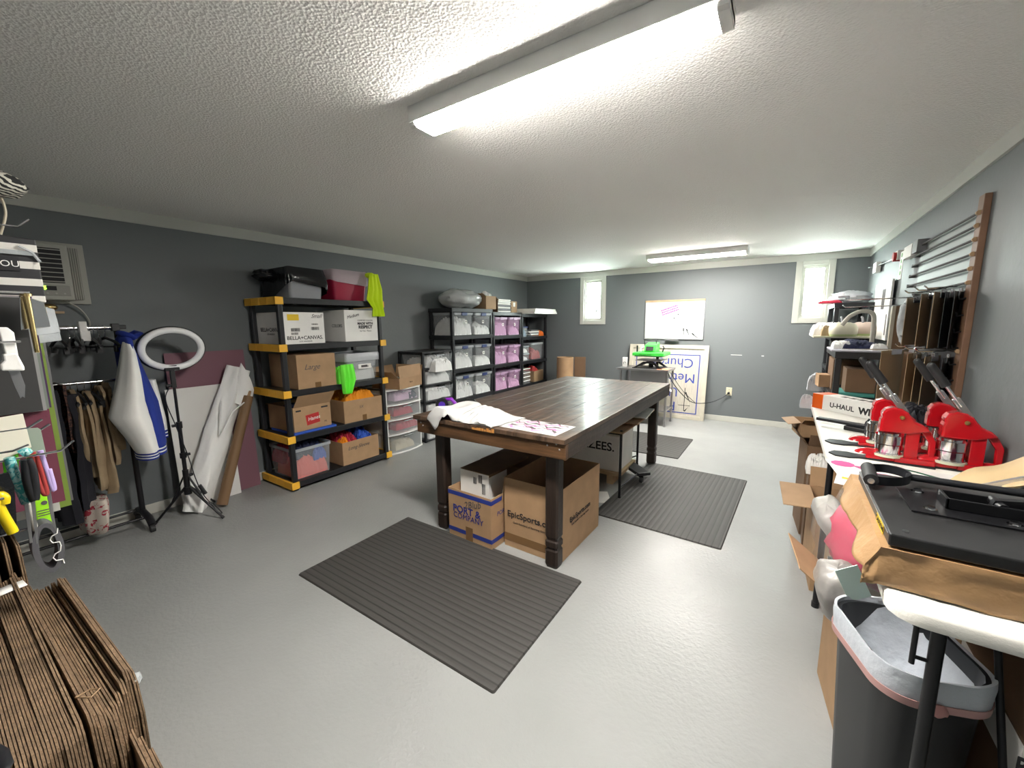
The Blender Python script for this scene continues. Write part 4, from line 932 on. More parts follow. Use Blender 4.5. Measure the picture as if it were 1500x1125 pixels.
b = MB(); b.loft(body_secs([(1.15, -.02, .115, .05, .03), (.85, .0, .135, .05, .035), (.76, .0, .14, .045, .03)], seed=7)); obj('sleeve', b, 'cloth_white', t)
b = MB()
for k, (z0, z1, mi) in enumerate(((.76, .745, 0), (.745, .735, 1), (.735, .72, 0), (.72, .712, 1), (.712, .70, 0))): b.loft(body_secs([(z0, .0, .14, .043, .03), (z1, .0, .14, .042, .03)], fold=0), mi, None, True, k in (0, 4))
obj('striped_cuff', b, ['cloth_royal', 'cloth_white'], t)
b = MB(); b.tube([(-.09, .03, 1.47), (-.05, -.01, 1.50), (.02, -.005, 1.495), (.05, .04, 1.47), (.0, .09, 1.49), (-.06, .08, 1.50)], .022, 8, closed=True); obj('collar', b, 'cloth_royal', t)
# garments on the lower rail
def hung(label, m, y, prof, amp=.02, folds=3, seed=0, th=.014, cat='clothes', x=RX, group=None, name='hanging_garment', rz=0):
    o = obj(name, drape_mb(prof, amp, th, folds=folds, seed=seed), m, loc=(x, y, 0), rot=(0, 0, rz)); return setp(o, label, cat, group)
names = ['first', 'second', 'third', 'fourth', 'fifth', 'sixth']
for k in range(6):
    y = .615+k*.034; dz = (.02, -.03, .0, -.06, .03, .05)[k]; zb_ = (.62, .50, .40, .36, .56, .66)[k]
    hung('tan kraft coloured garment, %s from the leopard cloth on the lower rail' % names[k], 'cloth_brown', y, [(1.10+dz, -.05, .05), (1.06+dz, -.16, .14), (.95, -.19, .19-.02*k), (.80, -.17, .20-.01*k), (zb_+.05, -.12, .17), (zb_, -.02, .14)], .022, 2+k % 3, k*2.3)
    hanger('black hanger holding the %s tan garment on the lower rail' % names[k], y, 1.157, .15*math.sin(k*3))
hung('leopard print cloth hanging at the left on the lower rail', 'leopard', .56, [(1.165, -.15, .15), (1.0, -.16, .16), (.82, -.15, .15), (.70, -.12, .13)], .02, 3, 3)
hung('black trousers hanging between the leopard cloth and the tan garments', 'cloth_black', .585, [(1.10, -.14, .16), (.8, -.15, .18), (.5, -.15, .18), (.30, -.14, .17)], .03, 3, 5, .03)
hung('long black garment hanging behind the tan garments', 'cloth_black', .48, [(1.14, -.14, .16), (.8, -.17, .18), (.5, -.17, .18), (.22, -.16, .17)], .03, 3, 8, .04)
b = MB(); b.loft(body_secs([(.345, 0, 0, .13, .062), (.30, 0, 0, .15, .070), (.2, 0, -.01, .155, .072), (.12, 0, -.015, .15, .06), (.10, 0, -.015, .12, .05)], fold=.14)); o = obj('floral_bag', b, 'floral', loc=(.27, .625, 0)); o.rotation_euler = (0, 0, .1); setp(o, 'cream bag with red floral print hanging low on the garment rack', 'bag')
hung('black garment hanging from the top rail near the vinyl sheets', 'cloth_black', .40, [(1.44, -.10, .12), (1.3, -.18, .18), (1.15, -.17, .18)], .03, 3, 12, .05)

# ================================================================== AIR CONDITIONER
t = thing('air_conditioner', 'beige window air conditioner set in the left wall above the garment rack', 'air conditioner', (0, .56, 1.73))
PT = mat('putty_ac', (.36, .36, .32), .5)
obj('surround', MB().box(0, .03, -.34, .265, -.02, .40), PT, t, bevel=.004)
obj('cabinet', MB().box(.03, .14, -.28, .165, .0, .375), PT, t, bevel=.008)
obj('side_panel', stripes and MB().box(.03, .075, .172, .225, .01, .365), stripes('pleated_panel', (.20, .20, .18), (.36, .36, .32), 28, 'Y', .6, .5, soft=.4, bump=.8), t)
obj('grille_opening', MB().box(.1395, .1415, -.26, .13, .115, .345), 'ink', t)
b = MB()
for k in range(8): b.box(.141, .149, -.26, .13, .122+k*.030, .127+k*.030)
for y in (-.14, .0): b.box(.141, .144, y-.014, y+.014, .115, .345)
obj('louvre', b, PT, t)
obj('control_panel', MB().box(.1395, .143, -.02, .15, .03, .10), mat('ac_panel', (.27, .27, .24), .5), t, bevel=.002)
obj('display', MB().box(.1432, .1445, -.01, .085, .065, .093), 'ink', t); text('65', .034, (.1455, .022, .079), '+x', 'led', t, bold=.0015)
for k in range(4): obj('button', MB().cyl((.143, .0+.04*k, .045), (.146, .0+.04*k, .045), .006), PT, t)
obj('cord', MB().tube(catenary([(.08, .12, .0), (.06, .19, -.05), (.03, .235, -.13), (.02, .24, -.21)]), .006, 6), PT, t)
b = MB(); b.box(0, .16, -.12, .10, -.09, -.075); o = setp(obj('wall_bracket', b, 'wood_pale', loc=(0, .56, 1.73)), 'pale wooden ledge under the air conditioner', 'shelf')
setp(obj('brass_trinket', MB().ball((.11, .60, 1.682), .03, 1, 1.4, .8, 12, 8), 'brass'), 'small brass coloured object on the ledge under the air conditioner', 'trinket')

# ================================================================== HANGING SUPPLIES AT THE LEFT EDGE
t = thing('slatwall_panel', 'black slatted display panel on the near wall at the left edge', 'display panel', (2.2, Y0, 0))
b = MB()
for k in range(16): b.box(-.75, .55, .001, .02, .60+k*.09, .60+k*.09+.078)
obj('panel', b.box(-.75, .55, .0005, .010, .6, 2.05), 'black', t)
def hook(label, x, z, y1, tip=.03):
    o = obj('display_hook', MB().tube([(x, Y0+.018, z), (x, y1-.03, z), (x, y1, z+tip)], .0032, 6).box(x-.012, x+.012, Y0+.0205, Y0+.024, z-.03, z+.02), 'chrome'); return setp(o, label, 'hook', 'chrome display hooks')
hook('chrome hook carrying the striped bag', 2.02, 1.90, .315); hook('brass tipped rod carrying the vinyl sheets', 2.34, 1.655, .245, .0)
hook('chrome hook above the green card packs, farther one', 2.50, 1.262, .205, .02); hook('chrome hook above the scissors', 2.44, 1.235, .225, .02)
hook('long chrome hook with upturned tip carrying the scissors', 2.515, 1.182, .258, .025); hook('chrome hook carrying the green handled tools', 2.56, 1.215, .165, .01)
hook('chrome hook for the white handled scraper', 2.52, 1.51, .19, .0); hook('chrome hook carrying the lattice patterned bag', 2.40, .935, .19, .0); hook('chrome hook carrying the yellow handled tool', 2.64, 1.11, .10, .0)
# striped bag
t = thing('striped_bag', 'black and white striped bag with a thank you card at the left edge', 'bag', (2.0, .17, 1.62))
obj('body', MB().prism([(-.16, .0), (.155, .02), (.155, .245), (-.16, .262)], 'x', -.10, .0), 'bw', t, bevel=.004)
obj('card', MB().box(.0005, .006, -.14, .105, .128, .175), 'ink', t); text('THANK YOU', .030, (.0068, .018, .151), '+x', 'paper', t)
obj('plastic_clip', MB().box(.001, .012, -.05, .14, .185, .20).tube([(.01, .11, .215), (.012, .14, .195), (.01, .155, .165)], .005, 6), 'bagclear', t)
for dy in (0, .02): obj('rope_handle', MB().tube(catenary([(-.05, .06+dy, .255), (-.08, .085+dy, .34), (-.10, .08+dy, .42)]), .004, 6), 'cloth_cream', t)
t = thing('zebra_pouch', 'fluffy zebra striped pouch hanging at the top left', 'pouch', (1.92, .245, 2.055))
obj('body', MB().ball((0, 0, 0), .075, 1.2, 1.25, .62, 22, 14, fn=lambda d: 1+.12*ns(d.x*5, d.y*5, d.z*5)), 'zebra', t)
setp(obj('display_hook', MB().tube([(1.92, Y0+.018, 2.04), (1.92, .20, 2.04)], .0035), 'chrome'), 'chrome hook carrying the zebra pouch', 'hook', 'chrome display hooks')
o = obj('dotted_pouch', MB().prism([(.20, 1.54), (.318, 1.545), (.305, 1.72), (.19, 1.73)], 'x', 1.90, 1.915), spots('dotted_black', (.01, .01, .012), (.5, .5, .5), 26, .66, .3), bevel=.002); setp(o, 'glossy black pouch with light dots behind the striped bag', 'pouch')
# vinyl sheets
def sheet(label, m, x, y0, y1, z0, z1, th=.005, rz=0.):
    o = obj('vinyl_sheet', MB().box(-th/2, th/2, y0, y1, z0, z1), m, loc=(x, 0, 0)); o.rotation_euler = (0, 0, rz); return setp(o, label, 'vinyl sheet', 'vinyl sheets on the display')
sheet('dark grey vinyl sheet, nearest of the hanging sheets', mat('vinyl_dark', (.045, .045, .045), .35), 2.22, -.12, .243, 1.27, 1.645)
sheet('mid grey vinyl sheet directly behind the dark grey one', mat('vinyl_grey', (.25, .25, .25), .4), 2.19, -.12, .255, 1.265, 1.65)
sheet('grey green vinyl sheet behind the mid grey one', mat('vinyl_sage', (.16, .19, .16), .4), 2.155, -.12, .266, 1.265, 1.64)
sheet('plum vinyl sheet behind the grey green one', mat('vinyl_plum', (.10, .035, .10), .4), 2.12, -.12, .270, 1.27, 1.655)
sheet('dark purple vinyl sheet behind the plum one', mat('vinyl_purple', (.06, .025, .08), .4), 2.09, -.12, .279, 1.26, 1.655)
sheet('long maroon vinyl sheet reaching down to the scissors', mat('vinyl_maroon', (.15, .035, .06), .5), 2.06, -.12, .276, .895, 1.655)
sheet('black vinyl sheet behind the maroon one', mat('vinyl_black', (.02, .012, .02), .4), 2.02, -.12, .282, 1.25, 1.655)
sheet('white edged vinyl sheet before the olive green one', mat('vinyl_white', (.45, .46, .42), .4), 1.985, -.12, .268, .84, 1.65)
sheet('long olive green vinyl sheet at the right of the hanging sheets', mat('vinyl_olive', (.16, .24, .035), .5), 1.955, -.12, .303, .84, 1.65)
sheet('grey vinyl sheet farthest right of the hanging sheets', mat('vinyl_ash', (.13, .13, .13), .5), 1.91, -.12, .316, .845, 1.62)
for k, (y, z) in enumerate(((.25, 1.60), (.285, 1.58), (.30, 1.55))):
    o = obj('clear_pack', MB().prism([(y-.03, z-.06), (y+.035, z-.05), (y+.03, z+.03), (y-.02, z+.05)], 'x', 2.27-.10*k, 2.28-.10*k), 'bagclear' if k else 'chrome', bevel=.002); setp(o, 'shiny clear packet clipped by the %s vinyl sheets' % ('front', 'middle', 'rear')[k], 'packet')
o = obj('brass_rod', MB().cyl((2.33, .238, 1.645), (2.33, .240, 1.47), .008, .006, n=12).cyl((2.33, .238, 1.645), (2.33, .238, 1.652), .013, n=12), 'brass'); setp(o, 'slim brass rod hanging in front of the dark grey vinyl', 'rod')
# scraper with a white handle
t = thing('scraper', 'white handled scraper with a notched steel blade at the left edge', 'scraper', (2.50, .168, 1.35))
obj('handle', MB().prism([(-.013, .20), (.004, .20), (.014, .185), (.014, .12), (-.008, .12)], 'x', -.012, .012), 'paper', t, bevel=.003)
obj('collar', MB().prism([(-.022, .082), (.020, .078), (.020, .09), (.012, .127), (-.014, .127), (-.014, .11), (-.022, .10)], 'x', -.02, .02), 'paper', t, bevel=.004)
obj('blade', MB().prism([(-.008, .08), (.012, .08), (.017, .035), (.012, .0), (.008, .004), (.004, .0), (-.001, .03)], 'x', -.002, .002), 'steel', t)
# cards
def flat(name, label, cat, m, poly, x, th=.004): return setp(obj(name, MB().prism(poly, 'x', x-th/2, x+th/2), m, bevel=.0006), label, cat)
flat('packet_card', 'cream backing card hanging at the left edge', 'card', mat('cream_card', (.75, .72, .60), .5), [(.02, 1.14), (.175, 1.205), (.171, 1.305), (.02, 1.295)], 2.50)
flat('packet_card', 'grey green backing card with a hang slot', 'card', mat('sage_card', (.28, .33, .28), .5), [(.168, 1.165), (.205, 1.16), (.203, 1.245), (.198, 1.252), (.168, 1.255)], 2.46)
t = thing('lime_package', 'lime green tube package hanging under the red handled scissors', 'package', (2.36, .188, .92))
obj('wrapper', MB().loft([rrect(.02, .040, .008, 0), rrect(.022, .044, .009, .08), rrect(.020, .040, .008, .17)], T=Matrix.Rotation(0, 4, 'X')), mat('lime_wrapper', (.35, .80, .02), .4), t)
obj('printed_label', MB().box(.0112, .0118, -.014, .014, .05, .053).box(.0112, .0118, -.014, .012, .042, .045).box(.0112, .0118, -.014, .014, .034, .037).cyl((.0112, .004, .075), (.0118, .004, .075), .007), 'inkgrey', t)
def tool(name, label, cat, hm, loops, blade=None, bm_='steel', x=2.5, r=.008):
    t = thing(name, label, cat, (x, 0, 0)); 
    for k, lp in enumerate(loops): obj('handle', MB().tube(catenary([(p[2] if len(p) > 2 else 0, p[0], p[1]) for p in lp]), r, 8), hm if not isinstance(hm, (list, tuple)) else hm[k], t)
    if blade: obj('blade', MB().prism(blade, 'x', -.0025, .0025), bm_, t)
    return t
GH = mat('bright_green_plastic', (.12, .62, .02), .3)
tool('scissors', 'scissors with bright green looped handles at the left edge', 'scissors', GH, [[(.118, 1.20), (.122, 1.238), (.134, 1.236), (.136, 1.205), (.142, 1.17)], [(.14, 1.19), (.15, 1.228), (.160, 1.222), (.167, 1.19), (.172, 1.17)]], [(.115, 1.10), (.14, 1.10), (.15, 1.19), (.12, 1.2)], GH, x=2.49, r=.009)
tool('cutter', 'tool with a teal mottled handle hanging left of the black scissors', 'tool', 'tealglit', [[(.130, 1.19), (.134, 1.13), (.141, 1.08), (.145, 1.05)], [(.150, 1.195), (.160, 1.20), (.166, 1.19)]], [(.136, .93), (.142, .93), (.148, 1.05), (.140, 1.05)], x=2.52, r=.011)
tool('scissors', 'scissors with black handles between the teal tool and the red pair', 'scissors', 'black', [[(.156, 1.18), (.152, 1.12), (.158, 1.06), (.164, 1.10), (.165, 1.15), (.160, 1.18)]], [(.146, .93), (.150, .93), (.160, 1.07), (.152, 1.07)], x=2.54, r=.010)
tool('scissors', 'scissors with dusty red and lavender handles at the left edge', 'scissors', [mat('dusty_red', (.40, .055, .05), .35), mat('lavender', (.50, .40, .72), .35)], [[(.176, 1.19), (.172, 1.15), (.180, 1.07), (.187, 1.06), (.186, 1.11), (.181, 1.18)], [(.190, 1.19), (.194, 1.14), (.200, 1.07), (.203, 1.075), (.200, 1.13)]], [(.187, .96), (.192, .93), (.196, 1.07), (.187, 1.07)], x=2.50, r=.0065)
tool('craft_knife', 'slim grey tool hanging behind the black scissors', 'tool', 'putty', [[(.150, 1.05), (.156, .99), (.160, .93)]], None, x=2.42, r=.007)
tool('yellow_cutter', 'tool with a yellow handle lowest at the left edge', 'tool', mat('bright_yellow_plastic', (.80, .60, .01), .3), [[(.088, 1.10), (.094, 1.06), (.100, 1.03), (.106, 1.00)], [(.085, 1.09), (.095, 1.11), (.103, 1.10), (.101, 1.085)]], x=2.6, r=.011)
flat('glove_pack', 'black packet hanging behind the yellow handled tool', 'packet', 'bagblack', [(.05, 1.0), (.115, .99), (.125, 1.12), (.12, 1.16), (.05, 1.16)], 2.57, .012)
t = thing('patterned_bag', 'grey bag loop with a white lattice pattern hanging lowest among the supplies', 'bag', (2.40, 0, 0))
obj('loop', MB().loft([[(dx_, p[0]+k*n_[0], p[1]+k*n_[1]) for dx_, k in ((-.03, -.007), (.03, -.007), (.03, .007), (-.03, .007))] for p, n_ in [((.178+.026*math.cos(a), .865+.075*math.sin(a)), (math.cos(a), math.sin(a))) for a in [2*PI*i/32 for i in range(33)]]], caps=False), mat('charcoal_fabric', (.10, .10, .11), .8), t)
b = MB()
for zc in (.89, .83): b.tube([(.031, .203, zc+.03), (.031, .200, zc+.015), (.031, .188, zc+.010), (.031, .183, zc), (.031, .188, zc-.012), (.031, .202, zc-.015), (.031, .204, zc-.03)], .0018, 5)
obj('lattice_trim', b, 'paper', t)

# ================================================================== BUNDLES OF FLATTENED BOXES
OR = ('first', 'second', 'third', 'fourth', 'fifth', 'sixth', 'seventh', 'eighth', 'ninth')
def flat_box(x0, x1, y, z1, tilt, label, lean=0., m='corrug2', th=.0105):
    t = thing('flattened_box', label, 'flattened box', ((x0+x1)/2, y, 0), tilt, 'flattened boxes standing in bundles'); L = (x1-x0)/2
    r = random.Random(int(y*1000)+int(x0*97)); cut = r.uniform(.03, .09)
    poly = [(-L, 0), (L, 0), (L, z1-cut-.05), (L-.025, z1-.02), (L-.05, z1), (-L+.03, z1+r.uniform(-.01, .01)), (-L, z1-cut)]
    b = MB(); b.prism(poly, 'y', -th/2, -.0008); b.prism(poly, 'y', .0008, th/2-.001); obj('panels', b, m, t)
    t.rotation_euler = (lean, 0, tilt); return t
y = -.165
k = 0
ordn = []
while y < .118:
    flat_box(2.06+random.uniform(-.01, .01), 3.10+random.uniform(-.012, .012), y, .665+random.uniform(-.003, .003), .0, 'brown flattened box standing in the inner tightly packed bundle at the lower left'); y += .0112; k += 1
y = .130
for k in range(9):
    z = (.655, .63, .60, .585, .58, .585, .60, .615, .60)[k]
    flat_box(1.98+.012*k+random.uniform(-.02, .02), 3.07-.022*k+random.uniform(-.015, .015), y, z, .012, 'brown flattened box, %s from the wall in the outer loose bundle' % OR[k], lean=0.0); y += .0134
for k in range(3):
    flat_box(2.90+.02*k, 3.22+.03*k, .205+.0125*k, .49-.03*k, -.03, 'short flattened box, %s of three at the near end of the bundles' % ('innermost', 'middle one', 'outermost')[k], lean=0)
for k in range(5):
    flat_box(1.45, 2.05-.01*k, .03+.03*k, .86-.03*k, .0, 'taller flattened box, %s from the wall behind the two bundles' % OR[k])
o = obj('wire_loop', MB().tube([(2.95, .125, .672), (2.99, .145, .678), (2.965, .165, .672), (2.945, .15, .67)], .0018, 6, closed=True), 'tan'); setp(o, 'thin tan string loop lying on the box edges', 'string')
o = obj('clear_tape_strip', MB().loft([[(2.18, -.1, .672), (2.24, -.1, .672)], [(2.17, .0, .673), (2.23, .0, .673)], [(2.14, .10, .674), (2.20, .10, .674)], [(2.125, .135, .668), (2.18, .14, .668)]], caps=False, close=False), 'paper'); sm = o.modifiers.new('s', 'SOLIDIFY'); sm.thickness = .002; setp(o, 'white paper strip lying across the inner bundle of flattened boxes', 'paper strip')
o = obj('tape_wad', MB().ball((2.86, .248, .575), .018, 1.2, .6, .8, 12, 8, fn=lambda d: 1+.6*ns(d.x*3, d.y*3, d.z*3)), 'bagclear'); setp(o, 'wad of clear tape on the outer flattened box bundle', 'tape')
o = obj('black_strap', MB().loft([[(3.08+.02*math.sin(i*.9)-.05*i, -.02+.018*math.sin(i*1.1)-.0*i, .669), (3.08+.02*math.sin(i*.9)-.05*i, .005+.018*math.sin(i*1.1), .669)] for i in range(12)], caps=False, close=False), 'black'); sm = o.modifiers.new('s', 'SOLIDIFY'); sm.thickness = .003; setp(o, 'wavy black strap lying along the inner bundle', 'strap')

# ================================================================== RIGHT WALL: RAIL RACK, CLIPBOARDS
RXW = W
t = thing('wall_rack', 'wall rack of black rods with a brown wooden upright on the right wall', 'wall rack', (W, 3.26, 0))
obj('upright', MB().box(-.03, -.001, -.055, .025, 1.0, 2.19), 'wood_post', t, bevel=.003)
rz_ = (2.10, 2.035, 1.965, 1.89, 1.815, 1.742, 1.372)
for k, z in enumerate(rz_):
    y1 = (1.15, 1.22, 1.28, 1.33, 1.36, 1.15, 1.27)[k]
    obj('rod', MB().cyl((-.035, -.03, z), (-.035, y1, z), .0065), 'railblack', t)
    obj('bracket', MB().box(-.04, -.0015, y1-.006, y1+.006, z-.012, z+.012), 'grey', t)
    obj('cap', MB().cyl((-.035, -.035, z-.0), (-.035, -.018, z), .012), 'tan', t)
for k in range(6): obj('peg', MB().tube([(-.03, -.01, 1.66-.09*k), (-.055, -.01, 1.655-.09*k), (-.06, -.01, 1.675-.09*k)], .005, 6), 'blackmetal', t)
obj('lower_panel', MB().box(-.022, -.001, .04, 1.14, -2.16+3.26, 1.70), 'grey', t); obj('upper_panel', MB().box(-.010, -.001, .03, 1.20, 1.71, 2.12), mat('pale_panel', (.22, .26, .245), .5), t)
def arm(label, y, z, L=.30, x0=None, nm='wall_hook'):
    x1 = W-.030; o = obj(nm, MB().tube([(x1, y, z), (x1-L+.02, y, z-.006), (x1-L, y, z+.012)], .0045, 6), 'chrome'); return setp(o, label, 'hook', 'chrome arms on the wall rack')
cl = thing('clipboard', 'x', 'clipboard', (0, 0, 0), 0, 'clipboards hanging on the wall rack')
obj('board', MB().box(-.115, .115, -.0015, .0015, -.315, 0), 'masonite', cl, bevel=.0008)
obj('clip', MB().box(-.05, .05, -.011, -.0016, -.032, .004).box(-.025, .025, -.014, -.002, -.004, .018), 'chrome', cl, bevel=.002)
cb = thing('clipboard', 'x', 'clipboard', (0, 0, 0), 0, 'clipboards hanging on the wall rack')
obj('board', MB().box(-.115, .115, -.0015, .0015, -.315, 0), 'black', cb, bevel=.0008)
obj('clip', MB().box(-.05, .05, -.011, -.0016, -.032, .004).box(-.025, .025, -.014, -.002, -.004, .018), 'chrome', cb, bevel=.002)
upper = [(5.082, 3.30, 'b', 1.22), (5.062, 3.36, 'b', 1.2), (5.022, 3.33, 'm', 1.10), (5.058, 3.47, 'b', 1.2), (5.05, 3.54, 'b', 1.2), (5.018, 3.54, 'm', 1.05), (5.05, 3.70, 'b', 1.2), (5.045, 3.79, 'b', 1.22), (5.012, 3.84, 'm', 1.02), (5.03, 4.02, 'b', 1.2)]
f1 = f2 = True
onm = ('nearest', 'second', 'third', 'fourth', 'fifth', 'sixth', 'seventh', 'eighth', 'ninth', 'farthest')
for k, (x, y, c, rz) in enumerate(upper):
    src = cl if c == 'm' else cb
    lab = '%s clipboard, %s in the upper row from the brown upright' % ('tan' if c == 'm' else 'black', onm[k])
    first = (c == 'm' and f1) or (c == 'b' and f2)
    if first: src.location = (x, y, 1.70); src['label'] = lab; src.rotation_euler = (0, 0, rz)
    else: copy_tree(src, None, (x, y, 1.70-(.0 if k % 2 else .01)), lab, rz=rz)
    if c == 'm': f1 = False
    else: f2 = False
for k, y in enumerate((3.42, 3.62, 3.90)): arm('chrome arm over the upper clipboards, %s from the brown upright' % onm[k], y, 1.735, .14)
lower = [(5.075, 3.31, 'b', 1.22), (5.03, 3.36, 'm', 1.08), (5.055, 3.52, 'b', 1.2), (5.03, 3.58, 'm', 1.15), (5.00, 3.62, 'm', 1.12)]
for k, (x, y, c, rz) in enumerate(lower):
    copy_tree(cl if c == 'm' else cb, None, (x, y, 1.335), '%s clipboard, %s in the lower row from the brown upright' % ('tan' if c == 'm' else 'black', onm[k]), rz=rz)
for k, y in enumerate((3.44, 3.70, 3.98)): arm('chrome arm over the lower boards, %s from the brown upright' % onm[k], y, 1.362, .14)
t = thing('hardboard_sheet', 'large brown board hanging at the far end of the lower row', 'board', (4.965, 3.97, 1.33), .95)
obj('board', MB().box(-.16, .16, -.002, .002, -.36, 0), 'masonite', t); obj('clip', MB().box(-.06, .06, -.012, -.003, -.03, .006), 'chrome', t, bevel=.002)
o = obj('hardboard_sheet', MB().box(-.13, .13, -.002, .002, -.40, 0), 'masonite_dark', loc=(5.03, 3.80, 1.325), rot=(0, 0, 1.75)); setp(o, 'dark brown board hanging in front of the large brown board', 'board')
o = obj('crumpled_bag', MB().ball((0, 0, -.16), .16, .30, .45, 1.0, 16, 14, fn=lambda d: 1+.35*ns(d.x*3, d.y*3, d.z*4)), 'bagclear', loc=(W-.09, 4.20, 1.70)); setp(o, 'clear crumpled bag hanging at the far end of the upper clipboards', 'bag')
# long arms towards the shelf
for k, (y, z) in enumerate(((4.35, 1.715), (4.45, 1.66), (4.35, 1.315))): arm('long chrome arm reaching over the black shelf, %s' % ('upper one', 'middle one', 'lower one')[k], y, z, .42)
# rod with stickers further along the wall
t = thing('sticker_rod', 'thin black rod with rolls of coloured dot stickers high on the right wall', 'rod', (W-.035, 4.35, 2.09))
obj('rod', MB().tube(catenary([(0, .0, 0), (0, .8, .02), (0, 1.7, .05), (-.01, 2.1, .07), (-.03, 2.2, .075)]), .006, 6), 'blackmetal', t)
obj('mount', MB().box(-.03, .034, -.04, .10, -.04, .05), 'grey', t, bevel=.003)
obj('packet', MB().box(-.03, .02, .12, .38, -.05, .045), 'paper', t)
obj('strip', MB().box(-.022, -.018, .42, .54, -.20, .03), 'paper', t)
b = MB()
for k in range(4): b.cyl((-.024, .48, -.0-.05*k), (-.022, .48, -.0-.05*k), .018)
obj('green_dot', b, mat('dot_green', (.10, .35, .05), .5), t); obj('red_dot', MB().cyl((-.05, .68, .01), (-.0, .68, .01), .04), 'labelred', t); obj('small_box', MB().box(-.03, .03, .62, .78, -.02, .06), 'whitecard', t)
obj('tag', MB().box(-.02, .02, 1.75, 1.95, -.02, .09), 'whitecard', t)
# white picture panel on wall
t = thing('wall_panel', 'white panel with dark drawing leaning on the right wall behind the black shelves', 'panel', (W-.01, 5.22, 1.35))
obj('panel', MB().box(-.03, -.012, -.0, .85, 0, .575), 'board_white', t, bevel=.002)
obj('drawing', MB().box(-.032, -.031, .25, .40, .30, .50).box(-.032, -.031, .05, .10, .05, .25), 'inkgrey', t)

# ================================================================== BLACK SHELVES ON THE RIGHT
shelf_unit('far black plastic shelf in the back right corner under the window', (4.74, 6.0, 0), .36, .90, (.22, .60, .98, 1.36, 1.74), th=.05)
shelf_unit('nearer black plastic shelf on the right, between the white table and the corner', (4.665, 4.42, 0), .34, .90, (.10, .52, .90, 1.28), th=.055)
b = MB(); b.ball((4.90, 6.30, 1.80), 1, .20, .28, .085, 22, 14, fn=lambda d: 1+.30*ns(d.x*4, d.y*4, d.z*4)); setp(obj('plastic_bag', b, 'liner'), 'white crumpled plastic bag on top of the far black shelf', 'bag')
heap('clothes_heap', 'dark red garment on the top of the far black shelf under the white bag', 'clothes', 'cloth_red', (4.70, 6.12, 1.742), .22, .22, .035, 201)
heap('clothes_heap', 'white garment hanging off the top left of the far black shelf', 'clothes', 'cloth_white', (4.72, 6.38, 1.742), .20, .24, .05, 202)
o = obj('beige_board', MB().box(4.55, 5.05, 5.45, 6.45, 1.362, 1.378), 'cream'); setp(o, 'beige board lying across the far black shelf at middle height', 'board')
heap('clothes_heap', 'white garments piled on the beige board at its left', 'clothes', 'cloth_white', (4.70, 5.95, 1.38), .32, .50, .14, 205)
heap('clothes_heap', 'small brown garment in front of the white ones on the beige board', 'clothes', 'cloth_brown', (4.68, 5.63, 1.38), .12, .14, .11, 206)
def puff_machine(label, loc, m, k=1):
    t = thing('craft_press', label, 'craft machine', loc)
    b = MB(); b.loft([rrect(.20*k, .26*k, .06, 0), rrect(.235*k, .30*k, .09, .03), rrect(.24*k, .30*k, .09, .085*k), rrect(.19*k, .25*k, .08, .13*k), rrect(.10*k, .14*k, .045, .145*k)], 0, None, True, True); obj('body', b, m, t)
    b = MB(); b.loft([rrect(.21*k, .27*k, .07, -.0), rrect(.235*k, .295*k, .09, .022)], 0, None, True, True); obj('base_ring', b, mat('pale_green_trim', (.42, .50, .25), .4), t)
    obj('handle', MB().tube([(-.02, -.09*k, .135*k), (-.02, -.03, .19*k), (-.02, .04, .20*k)], .010, 8), 'grey', t); return t
puff_machine('cream rounded craft press with a green base on the beige board', (4.80, 5.56, 1.379), 'cream'); puff_machine('pinkish rounded craft press at the right of the cream one', (5.0, 5.85, 1.379), mat('blush_plastic', (.50, .40, .35), .35))
o = obj('arched_strip', MB().loft([[(4.78+.20*math.sin(a)*1.0, 4.95, 1.40+.24*math.sin(a*.5+.0)), (4.78+.20*math.sin(a), 5.02, 1.40+.24*math.sin(a*.5))] for a in [0, .2]], caps=False, close=False), 'white')
bpy.data.objects.remove(o)
b = MB(); b.tube(catenary([(4.73, 4.9, 1.50), (4.78, 4.9, 1.58), (4.86, 4.9, 1.625), (4.94, 4.9, 1.60), (4.955, 4.9, 1.48), (4.955, 4.9, 1.30)]), .018, 10); setp(obj('arched_tube', b, mat('dusty_white', (.50, .48, .42), .5)), 'off white arched tube bending over the nearer black shelf', 'tube')
t = thing('tall_cabinet_board', 'tall brown board with a pale edge standing behind the nearer black shelf', 'board', (0, 0, 0))
obj('face', MB().box(5.035, 5.118, 4.56, 4.60, .60, 1.66), 'kraftdark', t); obj('edge', MB().box(5.012, 5.034, 4.55, 4.60, .0, 1.66).box(5.035, 5.118, 4.56, 4.6, 0, .60), mat('pale_edge', (.42, .38, .30), .6), t)
# nearer shelf contents
heap('clothes_heap', 'black garments folded on the top of the nearer black shelf', 'clothes', 'cloth_navy', (4.86, 4.95, 1.2815), .26, .60, .085, 210)
o = obj('white_board', MB().box(4.64, 4.98, 4.46, 4.98, 1.2815, 1.292), mat('lilac_white', (.52, .51, .58), .5)); setp(o, 'flat pale sheet on the top of the nearer black shelf', 'sheet')
heap('clothes_heap', 'white garment lying on the left of the nearer black shelf top', 'clothes', 'cloth_white', (4.73, 4.80, 1.2925), .13, .24, .07, 212)
heap('clothes_heap', 'small white cloth at the right of the nearer black shelf top', 'clothes', 'cloth_white', (4.96, 4.56, 1.2925), .10, .12, .06, 213)
t = carton('cardboard_box', 'closed brown box on the upper level of the nearer black shelf', (4.825, 5.03, .901), 0, .27, .48, .285, m='kraftdark', closed=True); obj('printed_square', MB().box(-.10, -.06, -.2412, -.2405, .03, .055), 'ink', t)  # darker cardboard colour stands in for the shade on this shelf level
